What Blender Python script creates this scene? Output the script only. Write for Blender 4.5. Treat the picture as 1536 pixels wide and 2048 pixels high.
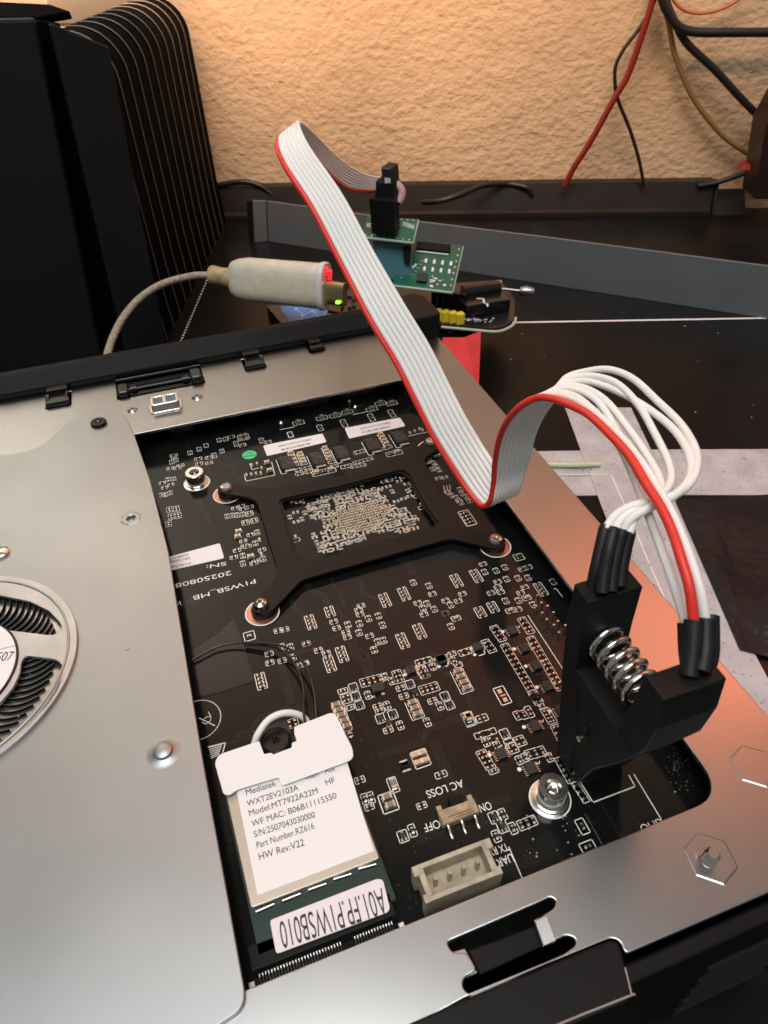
import bpy, math, random
from mathutils import Vector, Matrix
random.seed(7)
for o in list(bpy.data.objects): bpy.data.objects.remove(o)
S = 0.001                                  # everything below is written in millimetres
SC = bpy.context.scene; COL = SC.collection

# ------------------------------------------------------------------ camera
FPX, HC = 1360.55, 123.2                   # focal length in photo pixels, height above the circuit board
def _rot(yw, pt, rl):
    cy, sy, cp, sp, cr, sr = math.cos(yw), math.sin(yw), math.cos(pt), math.sin(pt), math.cos(rl), math.sin(rl)
    Rz = Matrix(((cy, sy, 0), (-sy, cy, 0), (0, 0, 1))); Rx = Matrix(((1, 0, 0), (0, cp, sp), (0, -sp, cp)))
    Rr = Matrix(((cr, sr, 0), (-sr, cr, 0), (0, 0, 1)))
    return Rr @ Rx @ Rz
RM = _rot(math.radians(-17.9459), math.radians(48.12771), math.radians(-1.87014)); RT = RM.transposed()
CAM = Vector((0, 0, HC))
cd = bpy.data.cameras.new('camera'); cam = bpy.data.objects.new('camera', cd); COL.objects.link(cam)
cam.matrix_world = Matrix.Translation(CAM * S) @ RT.to_4x4()
cd.sensor_fit = 'VERTICAL'; cd.sensor_height = 24; cd.lens = FPX / 2048 * 24
cd.clip_start = 0.005; cd.clip_end = 20
cd.dof.use_dof = True; cd.dof.focus_distance = 0.165; cd.dof.aperture_fstop = 30
SC.camera = cam
# ------------------------------------------------------------------ light
w = bpy.data.worlds.new('World'); SC.world = w; w.use_nodes = True
w.node_tree.nodes['Background'].inputs[0].default_value = (0.98, 0.99, 1.0, 1)
w.node_tree.nodes['Background'].inputs[1].default_value = 0.16
def area(name, loc, target, size, power, col, sy=None, spread=180):
    l = bpy.data.lights.new(name, 'AREA'); l.energy = power; l.color = col; l.shape = 'RECTANGLE' if sy else 'DISK'; l.size = size * S
    if sy: l.size_y = sy * S
    l.spread = math.radians(spread)
    o = bpy.data.objects.new(name, l); COL.objects.link(o); o.location = Vector(loc) * S
    o.rotation_euler = (Vector(target) - Vector(loc)).to_track_quat('-Z', 'Y').to_euler(); return o
area('ceiling_lamp', (-170, -190, 1250), (0, 120, 0), 1000, 13.2, (1.0, 1.0, 1.0))
o_ = area('warm_strip_lamp', (90, 455, 125), (150, 520, 20), 560, .42, (1.0, 0.58, 0.31), sy=12, spread=150)
_z = (Vector((90, 455, 125)) - Vector((150, 520, 20))).normalized(); _x = Vector((354, -142, 0)).normalized(); _x = (_x - _z * _x.dot(_z)).normalized(); _y = _z.cross(_x)
o_.rotation_euler = Matrix((_x, _y, _z)).transposed().to_euler()
area('cool_wall_fill', (-750, 150, 520), (-230, 640, 470), 200, 3.8, (0.56, 0.74, 1.0), spread=55)  # added unseen fill, cools the upper wall that the cover mirrors
area('orange_wall_fill', (900, 60, 480), (440, 405, 610), 160, 4.6, (1.0, 0.27, 0.20), spread=56)  # added unseen fill, tints the wall to give the right rail its copper reflection
SC.view_settings.view_transform = 'Standard'; SC.view_settings.look = 'None'; SC.view_settings.exposure = 0.12; SC.view_settings.gamma = 1

# ------------------------------------------------------------------ helpers
def ray(x, y): return RT @ Vector(((x - 768) / FPX, -(y - 1024) / FPX, -1.0))
def at(x, y, z=0):                          # where the sight line of a photo pixel meets the height z
    d = ray(x, y); return CAM + d * ((z - HC) / d.z)
def ad(x, y, dist): return CAM + ray(x, y).normalized() * dist
def V(*a): return Vector(a)

_m = {}
def mat(name, col, rough=0.5, metal=0.0, bump=0, bscale=200, spec=0.5, coat=0, mottle=0, mscale=20, trans=0, emit=0, speck=None, sss=0, alpha=1, rvar=0, bdet=4):
    if name in _m: return _m[name]
    m = bpy.data.materials.new(name); m.use_nodes = True; nt = m.node_tree; b = nt.nodes['Principled BSDF']; L = nt.links
    I = b.inputs
    I['Base Color'].default_value = (*col, 1); I['Roughness'].default_value = rough; I['Metallic'].default_value = metal
    I['Specular IOR Level'].default_value = spec; I['Coat Weight'].default_value = coat; I['Coat Roughness'].default_value = 0.08
    I['Transmission Weight'].default_value = trans; I['Alpha'].default_value = alpha
    if sss: I['Subsurface Weight'].default_value = sss; I['Subsurface Scale'].default_value = 0.002
    if emit: I['Emission Color'].default_value = (*col, 1); I['Emission Strength'].default_value = emit
    tc = nt.nodes.new('ShaderNodeTexCoord')
    def noise(sc, det=4, dist=0):
        n = nt.nodes.new('ShaderNodeTexNoise'); n.inputs['Scale'].default_value = sc; n.inputs['Detail'].default_value = det
        n.inputs['Distortion'].default_value = dist; L.new(tc.outputs['Object'], n.inputs['Vector']); return n
    src = None
    if mottle:
        n = noise(mscale); r = nt.nodes.new('ShaderNodeValToRGB'); r.color_ramp.elements[0].position = .3; r.color_ramp.elements[1].position = .72
        r.color_ramp.elements[0].color = (*[c * (1 - mottle) for c in col], 1); r.color_ramp.elements[1].color = (*[min(1, c * (1 + mottle)) for c in col], 1)
        L.new(n.outputs['Fac'], r.inputs['Fac']); L.new(r.outputs['Color'], I['Base Color']); src = r.outputs['Color']
    if speck:
        sc, th, scol = speck; n = noise(sc, 2); r = nt.nodes.new('ShaderNodeValToRGB')
        r.color_ramp.elements[0].position = th; r.color_ramp.elements[1].position = th + .04
        r.color_ramp.elements[0].color = (0, 0, 0, 1); L.new(n.outputs['Fac'], r.inputs['Fac'])
        mx = nt.nodes.new('ShaderNodeMixRGB'); mx.inputs[1].default_value = (*col, 1); mx.inputs[2].default_value = (*scol, 1)
        if src: L.new(src, mx.inputs[1])
        L.new(r.outputs['Color'], mx.inputs[0]); L.new(mx.outputs[0], I['Base Color'])
    if rvar:
        n = noise(mscale * 1.7, 5); mp = nt.nodes.new('ShaderNodeMapRange'); mp.inputs['To Min'].default_value = max(0, rough - rvar); mp.inputs['To Max'].default_value = rough + rvar
        mp.inputs['From Min'].default_value = .3; mp.inputs['From Max'].default_value = .7
        L.new(n.outputs['Fac'], mp.inputs['Value']); L.new(mp.outputs[0], I['Roughness'])
    if bump:
        n = noise(bscale, bdet); bp = nt.nodes.new('ShaderNodeBump'); bp.inputs['Strength'].default_value = 1; bp.inputs['Distance'].default_value = bump * S
        L.new(n.outputs['Fac'], bp.inputs['Height']); L.new(bp.outputs[0], I['Normal'])
    _m[name] = m; return m

class MB:
    def __init__(s): s.v = []; s.f = []; s.m = []; s.sm = []
    def add(s, vs, fs, mi=0, sm=False):
        b = len(s.v); s.v += [Vector(v) for v in vs]
        for f in fs: s.f.append([b + i for i in f]); s.m.append(mi); s.sm.append(sm)
    def box(s, c, d, mi=0, rot=None, ch=0):
        x, y, z = d[0] / 2, d[1] / 2, d[2] / 2
        if ch:
            pts = [(-x + ch, -y), (x - ch, -y), (x, -y + ch), (x, y - ch), (x - ch, y), (-x + ch, y), (-x, y - ch), (-x, -y + ch)]
            vs = [V(a, b, -z) for a, b in pts] + [V(a, b, z - ch) for a, b in pts] + [V(a * (1 - ch / x), b * (1 - ch / y), z) for a, b in pts]
            fs = [tuple(range(7, -1, -1)), tuple(range(16, 24))] + [(i + k, (i + 1) % 8 + k, (i + 1) % 8 + 8 + k, i + 8 + k) for k in (0, 8) for i in range(8)]
        else:
            vs = [V(a * x, b * y, e * z) for e in (-1, 1) for a, b in ((-1, -1), (1, -1), (1, 1), (-1, 1))]
            fs = [(3, 2, 1, 0), (4, 5, 6, 7), (0, 1, 5, 4), (1, 2, 6, 5), (2, 3, 7, 6), (3, 0, 4, 7)]
        if rot is not None: vs = [rot @ v for v in vs]
        s.add([v + Vector(c) for v in vs], fs, mi)
    def prism(s, pts, n, mi=0):               # polygon of 3-D points pushed along the vector n
        k = len(pts); n = Vector(n); pts = [Vector(p) for p in pts]
        s.add(pts + [p + n for p in pts], [tuple(range(k)), tuple(range(2 * k - 1, k - 1, -1))] + [(i, i + k, (i + 1) % k + k, (i + 1) % k) for i in range(k)], mi)
    def tube(s, pts, r, n=8, mi=0, cap=True):
        pts = [Vector(p) for p in pts]; k = len(pts); up = None; rings = []
        for i, p in enumerate(pts):
            t = (pts[min(i + 1, k - 1)] - pts[max(i - 1, 0)]).normalized()
            if up is None: up = t.orthogonal().normalized()
            up = (up - t * up.dot(t)).normalized(); sd = t.cross(up); rr = r[i] if isinstance(r, (list, tuple)) else r
            rings.append([p + (up * math.cos(a) + sd * math.sin(a)) * rr for a in (2 * math.pi * j / n for j in range(n))])
        fs = [(i * n + j, i * n + (j + 1) % n, (i + 1) * n + (j + 1) % n, (i + 1) * n + j) for i in range(k - 1) for j in range(n)]
        s.add([v for rg in rings for v in rg], fs, mi, True)
        if cap: s.add(rings[0], [tuple(range(n - 1, -1, -1))], mi); s.add(rings[-1], [tuple(range(n))], mi)
    def lathe(s, c, prof, n=32, mi=0, cap=True):
        c = Vector(c); P = [V(a, b, 0) for a, b in prof]; parts = [[P[0]]]      # split at sharp corners so that smooth shading stays crisp
        for i in range(1, len(P)):
            parts[-1].append(P[i])
            if i < len(P) - 1:
                u, v = P[i] - P[i - 1], P[i + 1] - P[i]
                if u.length > 1e-6 and v.length > 1e-6 and u.angle(v) > .55: parts.append([P[i]])
        for pr in parts: s._lathe(c, [(p.x, p.y) for p in pr], n, mi, cap and pr is parts[-1])
    def _lathe(s, c, prof, n, mi, cap):
        sm = True; vs = []
        for r, z in prof:
            for j in range(n):
                a = 2 * math.pi * j / n; vs.append(c + V(r * math.cos(a), r * math.sin(a), z))
        fs = [(i * n + j, i * n + (j + 1) % n, (i + 1) * n + (j + 1) % n, (i + 1) * n + j) for i in range(len(prof) - 1) for j in range(n)]
        s.add(vs, fs, mi, sm)
        if cap and prof[-1][0] > 0.02: s.add(vs[-n:], [tuple(range(n))], mi)
    def quad(s, a, b, c, d, mi=0): s.add([a, b, c, d], [(0, 1, 2, 3)], mi)
    def mesh(s, name, mats, off=Vector((0, 0, 0))):
        me = bpy.data.meshes.new(name); me.from_pydata([tuple((v - off) * S) for v in s.v], [], s.f)
        for m in mats: me.materials.append(m)
        me.polygons.foreach_set('material_index', s.m); me.polygons.foreach_set('use_smooth', s.sm); me.update(); return me
ORI = {}
def thing(name, label, cat, loc, group=None):
    o = bpy.data.objects.new(name, None); COL.objects.link(o); o.empty_display_size = .005
    o.location = Vector(loc) * S; ORI[o.name] = Vector(loc); o['label'] = label; o['category'] = cat
    if group: o['group'] = group
    return o
def tag(o, label=None, cat=None, group=None, kind=None):
    for k, v in (('label', label), ('category', cat), ('group', group), ('kind', kind)):
        if v: o[k] = v
    return o
def link(name, me, parent=None, origin=None):
    o = bpy.data.objects.new(name, me); COL.objects.link(o)
    base = ORI[parent.name] if parent else Vector((0, 0, 0)); org = origin if origin is not None else base
    o.parent = parent; o.location = (org - base) * S; ORI[o.name] = Vector(org); return o
def obj(name, mb, mats, parent=None, origin=None, bev=0):
    if not isinstance(mats, (list, tuple)): mats = [mats]
    org = origin if origin is not None else (ORI[parent.name] if parent else sum(mb.v, Vector()) / max(1, len(mb.v)))
    org = Vector(org); o = link(name, mb.mesh(name, mats, org), parent, org)
    if bev:
        m = o.modifiers.new('bevel', 'BEVEL'); m.width = bev * S; m.segments = 2; m.limit_method = 'ANGLE'
    return o
def flat(cu_pts_list, z, t, bev=0):           # filled outline with holes (x, y lists in mm) from z-t up to z
    cu = bpy.data.curves.new('c', 'CURVE'); cu.dimensions = '2D'; cu.fill_mode = 'BOTH'; cu.extrude = max(1e-6, t / 2 - bev); cu.bevel_depth = bev; cu.bevel_resolution = 2; cu.offset = -bev
    for pts in cu_pts_list:
        sp = cu.splines.new('POLY'); sp.points.add(len(pts) - 1); sp.use_cyclic_u = True
        for i, p in enumerate(pts): sp.points[i].co = (p[0], p[1], 0, 1)
    o = bpy.data.objects.new('t', cu); COL.objects.link(o); dg = bpy.context.evaluated_depsgraph_get()
    me = bpy.data.meshes.new_from_object(o.evaluated_get(dg)); bpy.data.objects.remove(o); bpy.data.curves.remove(cu)
    return [V(v.co.x, v.co.y, v.co.z + z - t / 2) for v in me.vertices], [tuple(p.vertices) for p in me.polygons], me
def plate(name, outlines, z, t, m, parent=None, bev=0, mb=None, mi=0):
    vs, fs, me = flat(outlines, z, t, bev); bpy.data.meshes.remove(me)
    q = mb or MB(); q.add(vs, fs, mi)
    return None if mb else obj(name, q, m, parent)
def rnd(pts, r, n=5):                          # round every corner of a 2-D outline
    out = []; k = len(pts)
    for i in range(k):
        p = Vector(pts[i][:2]); a = Vector(pts[i - 1][:2]) - p; b = Vector(pts[(i + 1) % k][:2]) - p
        rr = r[i] if isinstance(r, (list, tuple)) else r
        d = min(rr, a.length * .48, b.length * .48)
        if d < 1e-4: out.append(p); continue
        A = p + a.normalized() * d; B = p + b.normalized() * d
        for j in range(n + 1):
            t = j / n; out.append(A * (1 - t) ** 2 + p * 2 * t * (1 - t) + B * t * t)
    return out
def pp(pts, z): return [at(x, y, z) for x, y in pts]
def p2(pts, z): return [at(x, y, z).to_2d() for x, y in pts]
def circ(cx, cy, r, n=32, a0=0): return [V(cx + r * math.cos(a0 + 2 * math.pi * i / n), cy + r * math.sin(a0 + 2 * math.pi * i / n)) for i in range(n)]
def text(s, A, B, h, m, parent, name='printed_text', up=None, lift=0.02, bold=0.0, fit=True):
    """lettering whose baseline runs from A to B (3-D, mm), h mm high"""
    cu = bpy.data.curves.new('t', 'FONT'); cu.body = s; cu.size = 1; cu.offset = bold
    o = bpy.data.objects.new('t', cu); COL.objects.link(o); dg = bpy.context.evaluated_depsgraph_get()
    me = bpy.data.meshes.new_from_object(o.evaluated_get(dg)); bpy.data.objects.remove(o); bpy.data.curves.remove(cu)
    A = Vector(A); B = Vector(B); ux = (B - A).normalized(); uz = Vector((0, 0, 1)) if up is None else Vector(up); uy = uz.cross(ux).normalized()
    xs = [v.co.x for v in me.vertices]; x0, x1 = min(xs), max(xs); k = (B - A).length / (x1 - x0) if fit else h / .7
    vs = [A + ux * ((v.co.x - x0) * k) + uy * (v.co.y * h / .7) + uz * lift for v in me.vertices]
    q = MB(); q.add(vs, [tuple(p.vertices) for p in me.polygons]); bpy.data.meshes.remove(me)
    return obj(name, q, m, parent)
def tpx(s, a, b, z, h, m, parent, **k): return text(s, at(*a, z), at(*b, z), h, m, parent, **k)
def crom(P, n=8):                              # Catmull-Rom through the points
    P = [Vector(p) for p in P]; Q = [P[0] * 2 - P[1]] + P + [P[-1] * 2 - P[-2]]; out = []
    for i in range(1, len(Q) - 2):
        a, b, c, d = Q[i - 1:i + 3]
        for j in range(n):
            t = j / n; out.append(.5 * ((2 * b) + (c - a) * t + (2 * a - 5 * b + 4 * c - d) * t * t + (3 * b - a - 3 * c + d) * t ** 3))
    return out + [P[-1]]
def Z(ox, oy, s): return lambda x, y: (ox + x / s, oy + y / s)

# ------------------------------------------------------------------ materials
PCB = mat('board_black_mask', (.0065, .0075, .007), .13, 0, mottle=.35, mscale=60, rvar=.04, bump=.004, bscale=900, spec=.26)
STEEL = mat('frame_sheet_steel', (.40, .405, .40), .29, 1, bump=.005, bscale=4500, mottle=.02, mscale=30, rvar=.015)
COVER = mat('cover_sheet_steel', (.38, .40, .405), .42, 1, bump=.009, bscale=3500, mottle=.035, mscale=22, rvar=.04)
BRIGHT = mat('bright_nickel', (.72, .70, .66), .18, 1, mottle=.1, mscale=400)
TIN = mat('tinned_pad', (.80, .76, .66), .3, 1)
DKMET = mat('black_oxide_steel', (.035, .03, .03), .25, 1, spec=.6)
COPPER = mat('bare_copper', (.62, .33, .20), .35, 1)
SILK = mat('white_silkscreen', (.80, .80, .75), .6)
BLK = mat('black_plastic', (.006, .006, .006), .45, bump=.02, bscale=500, spec=.15)
BLKG = mat('black_gloss_plastic', (.008, .008, .009), .2)
CHIP = mat('chip_epoxy', (.018, .018, .018), .45, bump=.01, bscale=1500)
BRACK = mat('black_painted_bracket', (.009, .007, .006), .36, 0, spec=.22, rvar=.04, mscale=40, bump=.004, bscale=1500)
MLCC = mat('ceramic_capacitor', (.50, .40, .27), .45, mottle=.2, mscale=900)
MLCCG = mat('grey_brown_capacitor', (.22, .18, .14), .45, mottle=.25, mscale=900)
WHITE = mat('white_label_paper', (.80, .79, .78), .55, bump=.006, bscale=700)
PINKW = mat('pinkish_label_paper', (.76, .71, .73), .55)
INK = mat('black_print', (.012, .012, .016), .5)
REDW = mat('red_wire_sleeve', (.72, .035, .02), .42, bump=.03, bscale=300)
GREYW = mat('light_grey_wire_sleeve', (.82, .81, .77), .45, bump=.03, bscale=300)
SHRINK = mat('black_shrink_tube', (.008, .0075, .008), .5, bump=.12, bscale=250, spec=.35)
GREEN = mat('green_board_mask', (.006, .11, .065), .3, mottle=.25, mscale=150)
DKGREEN = mat('dark_green_board_mask', (.008, .03, .022), .3)
IVORY = mat('ivory_connector_plastic', (.43, .37, .27), .5, mottle=.3, mscale=350, sss=.1, bump=.06, bscale=500)
OCHRE = mat('brass_switch_shell', (.36, .29, .18), .45, .4, mottle=.4, mscale=500)

# ------------------------------------------------------------------ desk, wall
ZD = -55
q = MB(); q.box((200, 420, ZD - 10), (1900, 1400, 20))
DESK = mat('black_desk_laminate', (.0055, .0055, .006), .3, 0, bump=.02, bscale=300, mottle=.3, mscale=12, rvar=.06, speck=(1200, .80, (.16, .15, .14)), spec=.16)
desk = tag(obj('desk', q, DESK), kind='structure')
wa, wb = V(57, 566, 0), V(411, 424, 0); wd = (wb - wa).normalized(); wn = V(wd.y, -wd.x, 0)   # wn points toward the camera
if wn.y > 0: wn = -wn
WALLM = mat('rough_beige_plaster', (.64, .45, .28), .9, bump=5.5, bscale=75, mottle=.13, mscale=7, bdet=8)
nt = WALLM.node_tree
def wall_bump():
    b = nt.nodes['Principled BSDF']; L = nt.links; tc = nt.nodes.new('ShaderNodeTexCoord')
    n1 = nt.nodes.new('ShaderNodeTexNoise'); n1.inputs['Scale'].default_value = 52; n1.inputs['Detail'].default_value = 3; n1.inputs['Distortion'].default_value = .6
    n2 = nt.nodes.new('ShaderNodeTexNoise'); n2.inputs['Scale'].default_value = 230; n2.inputs['Detail'].default_value = 4
    mp = nt.nodes.new('ShaderNodeMapping'); mp.inputs['Scale'].default_value = (.9, .9, 1.25)
    L.new(tc.outputs['Object'], mp.inputs[0]); L.new(mp.outputs[0], n1.inputs['Vector']); L.new(mp.outputs[0], n2.inputs['Vector'])
    vo = nt.nodes.new('ShaderNodeTexVoronoi'); vo.inputs['Scale'].default_value = 120; vo.feature = 'SMOOTH_F1'; L.new(mp.outputs[0], vo.inputs['Vector'])
    a = nt.nodes.new('ShaderNodeMath'); a.operation = 'MULTIPLY_ADD'; a.inputs[1].default_value = 1.25; L.new(n1.outputs['Fac'], a.inputs[0]); L.new(n2.outputs['Fac'], a.inputs[2])
    c = nt.nodes.new('ShaderNodeMath'); c.operation = 'MULTIPLY_ADD'; c.inputs[1].default_value = -.22; L.new(vo.outputs['Distance'], c.inputs[0]); L.new(a.outputs[0], c.inputs[2])
    bp = nt.nodes.new('ShaderNodeBump'); bp.inputs['Strength'].default_value = 1; bp.inputs['Distance'].default_value = .0014
    L.new(c.outputs[0], bp.inputs['Height']); L.new(bp.outputs[0], b.inputs['Normal'])
wall_bump()
q = MB(); A = wa - wd * 700 - wn * 0; Bp = wa + wd * 1100
q.prism([A + V(0, 0, ZD), Bp + V(0, 0, ZD), Bp + V(0, 0, 1250), A + V(0, 0, 1250)], -wn * 60)
tag(obj('wall', q, WALLM), kind='structure')

# raised lip along the back of the desk
lipm = mat('black_lip_laminate', (.022, .017, .014), .33, rvar=.08, mscale=15, spec=.35)
la, lb = V(57, 548, ZD), V(411, 407, ZD); ld = (lb - la).normalized(); ln = V(-ld.y, ld.x, 0)
t = thing('cable_channel', 'long black raised lip along the back of the desk against the beige wall', 'desk ledge', (200, 495, ZD))
q = MB(); a0 = la - ld * 500; b0 = lb - ld * 18
prof = [(0, 0), (0, 3), (3, 4.5), (9, 21), (15, 22), (15, 0)]
q.prism([a0 + ln * p[0] + V(0, 0, p[1]) for p in prof], b0 - a0); obj('channel_cover', q, lipm, t)
q = MB(); e0 = b0 + ld * 1.5
q.prism([e0 + ln * 0 + V(0, 0, .5), e0 + ln * 15 + V(0, 0, .5), e0 + ln * 15 + V(0, 0, 21), e0 + ln * 9 + V(0, 0, 20)], ld * 2.2)
q.prism([e0 + ld * 2.2 + V(0, 0, 0), e0 + ln * 15 + ld * 2.2, e0 + ln * 15 + ld * 2.2 + V(0, 0, 14)], ld * 22)
obj('end_cap', q, lipm, t)
DESKB = mat('brownish_ledge', (.02, .017, .015), .3)

# speckled white strips crossing on the desk
STRIP = mat('speckled_white_tape', (.50, .47, .48), .55, mottle=.18, mscale=90, speck=(700, .66, (.16, .14, .14)), bump=.02, bscale=700)
def desk_strip(px, z, lab):
    vs = p2(px, z); o = plate('tape_strip', [vs], z, .35, STRIP); return tag(o, lab, 'tape strip', 'pale tape strips crossing on the desk')
desk_strip([(1040, 903), (1300, 899), (1560, 898), (1560, 990), (1300, 989), (1040, 992)], ZD + .36, 'pale speckled tape strip running level across the desk to the right edge')
desk_strip([(1130, 815), (1161, 899), (1208, 1025), (1262, 1150), (1350, 1330), (1450, 1500), (1620, 1500), (1536, 1357), (1440, 1178), (1353, 1000), (1301, 897), (1262, 815)], ZD + .74, 'pale speckled tape strip slanting down behind the copper coloured rail')
q = MB(); zz = ZD + .80
def flatline(q, pts, wd_, mi=0, z=None):
    pts = [Vector(p) for p in pts]
    for a, b in zip(pts, pts[1:]):
        d = b - a
        if d.length < 1e-5: continue
        n = V(-d.y, d.x, 0).normalized() * wd_ / 2; e = d.normalized() * wd_ / 2
        q.quad(a - e - n, b + e - n, b + e + n, a - e + n, mi)
flatline(q, pp([(1105, 950), (1222, 948), (1250, 1012), (1300, 1130), (1336, 1212)], zz + .05), .55)
tag(obj('thin_white_cord', q, mat('white_cord', (.8, .78, .74), .4)), 'thin white outline bending across the crossed tape strips', 'line')
q = MB(); q.tube(crom(pp([(1090, 929), (1150, 930), (1200, 928)], ZD + 2), 4), 1.1, 8)
tag(obj('clear_tube', q, mat('clear_greenish_plastic', (.62, .66, .42), .25)), 'short pale greenish tube lying on the level tape strip', 'tube')
# white hairline and dotted line on the desk
q = MB(); flatline(q, pp([(1018, 645), (1530, 636)], ZD + .2), 1.6)
tag(obj('white_edge_line', q, mat('white_edge', (.82, .8, .78), .5)), 'thin white straight line on the black desk under the dark metal blade', 'line')
t = thing('dotted_line', 'row of tiny white dots on the desk below the pale plug cable', 'dotted line', at(388, 620, ZD))
me = None
for i in range(24):
    a = i / 23; p = at(416 - 54 * a, 556 + 126 * a, ZD)
    if me is None: q = MB(); q.lathe((0, 0, 0), [(.62, 0), (.55, .25), (.01, .3)], 8); me = q.mesh('dot', [mat('dot_white', (.75, .75, .75), .5)])
    link('dot', me, t, p)
# crumpled black film, right
q = MB(); N = 26; base = [(1350, 1000), (1600, 985), (1600, 1330), (1480, 1300)]
C4 = pp(base, ZD + 1.2); vs = []
for i in range(N + 1):
    for j in range(N + 1):
        u, v = i / N, j / N; p = (C4[0] * (1 - u) + C4[1] * u) * (1 - v) + (C4[3] * (1 - u) + C4[2] * u) * v
        e = min(u, v, 1 - u, 1 - v) * 6; e = min(1, e)
        h = .9 * (math.sin(u * 9 + v * 3) + math.sin(v * 11 - u * 4 + 1) + random.uniform(-.25, .25) + 2) * e
        vs.append(p + V(0, 0, h))
q.add(vs, [(i * (N + 1) + j, (i + 1) * (N + 1) + j, (i + 1) * (N + 1) + j + 1, i * (N + 1) + j + 1) for i in range(N) for j in range(N)], 0, True)
tag(obj('plastic_bag', q, mat('wrinkled_black_film', (.005, .005, .008), .4, bump=.9, bscale=220, bdet=6, spec=.3)), 'wrinkled glossy black plastic bag lying on the desk by the right edge', 'plastic bag')

# ------------------------------------------------------------------ dark metal blade standing on the desk
BLADE = mat('dark_grey_painted_metal', (.13, .14, .145), .45, .3, bump=.01, bscale=600, mottle=.1, mscale=20)
bt = thing('metal_blade', 'long dark grey metal strip standing on edge across the desk with a folded left end', 'metal strip', at(700, 520, ZD))
bl = [at(537, 483, ZD), at(1600, 648, ZD)]; d = (bl[1] - bl[0]).normalized(); n = V(-d.y, d.x, 0)
q = MB()
top0 = V(0, 0, 26)
hs = [(0, 26), (.25, 25.5), (.55, 26.5), (1.1, 27)]
pts = []; lo = [bl[0] + (bl[1] - bl[0]) * a for a, _ in hs]; hi = [bl[0] + (bl[1] - bl[0]) * a + V(0, 0, h) + n * 5 for a, h in hs]
q.prism(lo + hi[::-1], n * 1.6); obj('blade_panel', q, BLADE, bt, bev=.3)
q = MB(); f0 = bl[0] - d * 1.2; k = (-d * .78 - n * .62).normalized()
q.prism([f0, f0 + k * 9 + n * 0, f0 + k * 9 + V(0, 0, 27) + n * 5, f0 + V(0, 0, 26) + n * 5], n * 1.6); obj('folded_end', q, BLADE, bt, bev=.3)
q = MB(); q.prism([f0 + k * 9.2, f0 + k * 13, f0 + k * 13 + V(0, 0, 27) + n * 5, f0 + k * 9.2 + V(0, 0, 27) + n * 5], n * 3); obj('end_lip', q, BLK, bt)

# ------------------------------------------------------------------ black tower with ribs
TW = mat('tower_satin_black', (.012, .012, .014), .5, bump=.01, bscale=600, spec=.2)
TWD = mat('tower_matt_black', (.002, .002, .002), .8, spec=.03)
tf, tb = V(-6, 362, ZD), V(59, 548, ZD); td = (tb - tf).normalized(); tn = V(-td.y, td.x, 0)   # tn points left / away
tw = thing('ribbed_tower', 'tall black device with curved cooling ribs standing at the left by the wall', 'electronics tower', tf + td * 90 + tn * 60)
HT = 138; L = (tb - tf).length; RR = 20
def rib_prof(inset, h=HT, wdt=27):           # outline across the tower: up the side, over the rounded shoulder, along the top
    o = [(inset, 0), (inset + 1.5, 30)]
    for i in range(9):
        a = math.pi / 2 * i / 8; o.append((inset + 2.5 + (RR) * (1 - math.cos(a)), h - RR - inset + RR * math.sin(a)))
    o += [(wdt, h - inset)]; return o
q = MB(); pr = rib_prof(3.5, HT - 2, 30) + [(30, HT - 30), (30, 0)]
q.prism([tf + tn * a + V(0, 0, b) + td * 4 for a, b in pr], td * (L - 6)); q.prism([tf + td * a + tn * b + V(0, 0, HT - 30) for a, b in ((2, 28), (2, 190), (L - 4, 190), (L - 4, 28))], V(0, 0, 6)); obj('tower_core', q, TWD, tw)
NR = 12
for i in range(NR):
    s0 = 5 + i * (L - 7) / NR; q = MB(); pr = rib_prof(0) + [(27, 0)]; ww = (L - 7) / NR - 2.6
    q.prism([tf + tn * a + V(0, 0, b) + td * s0 for a, b in pr], td * ww)
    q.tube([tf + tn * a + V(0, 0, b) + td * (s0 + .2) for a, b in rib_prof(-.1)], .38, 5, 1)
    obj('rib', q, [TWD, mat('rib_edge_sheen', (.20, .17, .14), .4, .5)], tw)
def face(name, pxs, p0, n_, dep, m, bev=.8):       # flat panel: sight lines met on the plane through p0 with normal n_
    n_ = Vector(n_).normalized(); vs = []
    for x, y in pxs: d_ = ray(x, y); vs.append(CAM + d_ * ((Vector(p0) - CAM).dot(n_) / d_.dot(n_)))
    q = MB(); q.prism(vs, -n_ * dep if n_.dot(CAM - vs[0]) > 0 else n_ * dep); obj(name, q, m, tw, bev=bev); return vs
b0_ = tf - td * 1.5; cn = (.42, -.9, .03)
vs = face('front_chamfer', [(103, 46), (219, 94), (232, 160), (250, 260), (334, 692), (337, 725), (262, 735)], b0_, cn, 4, TW)
face('front_groove', [(40, 36), (112, 48), (268, 735), (190, 735)], vs[0] + V(0, 6, 0), (-.33, -.94, .03), 4, TWD, .1)
face('front_panel', [(-120, 40), (66, 36), (206, 735), (-120, 770)], vs[0] + V(0, -3, 0), (-.33, -.94, .03), 4, TW, 1.5)
face('top_panel', [(-120, 34), (72, 34), (140, 22), (100, 8), (-60, 0)], vs[0] + V(0, 4, 0), (-.1, -.25, 1), 3, TWD, .5)

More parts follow.
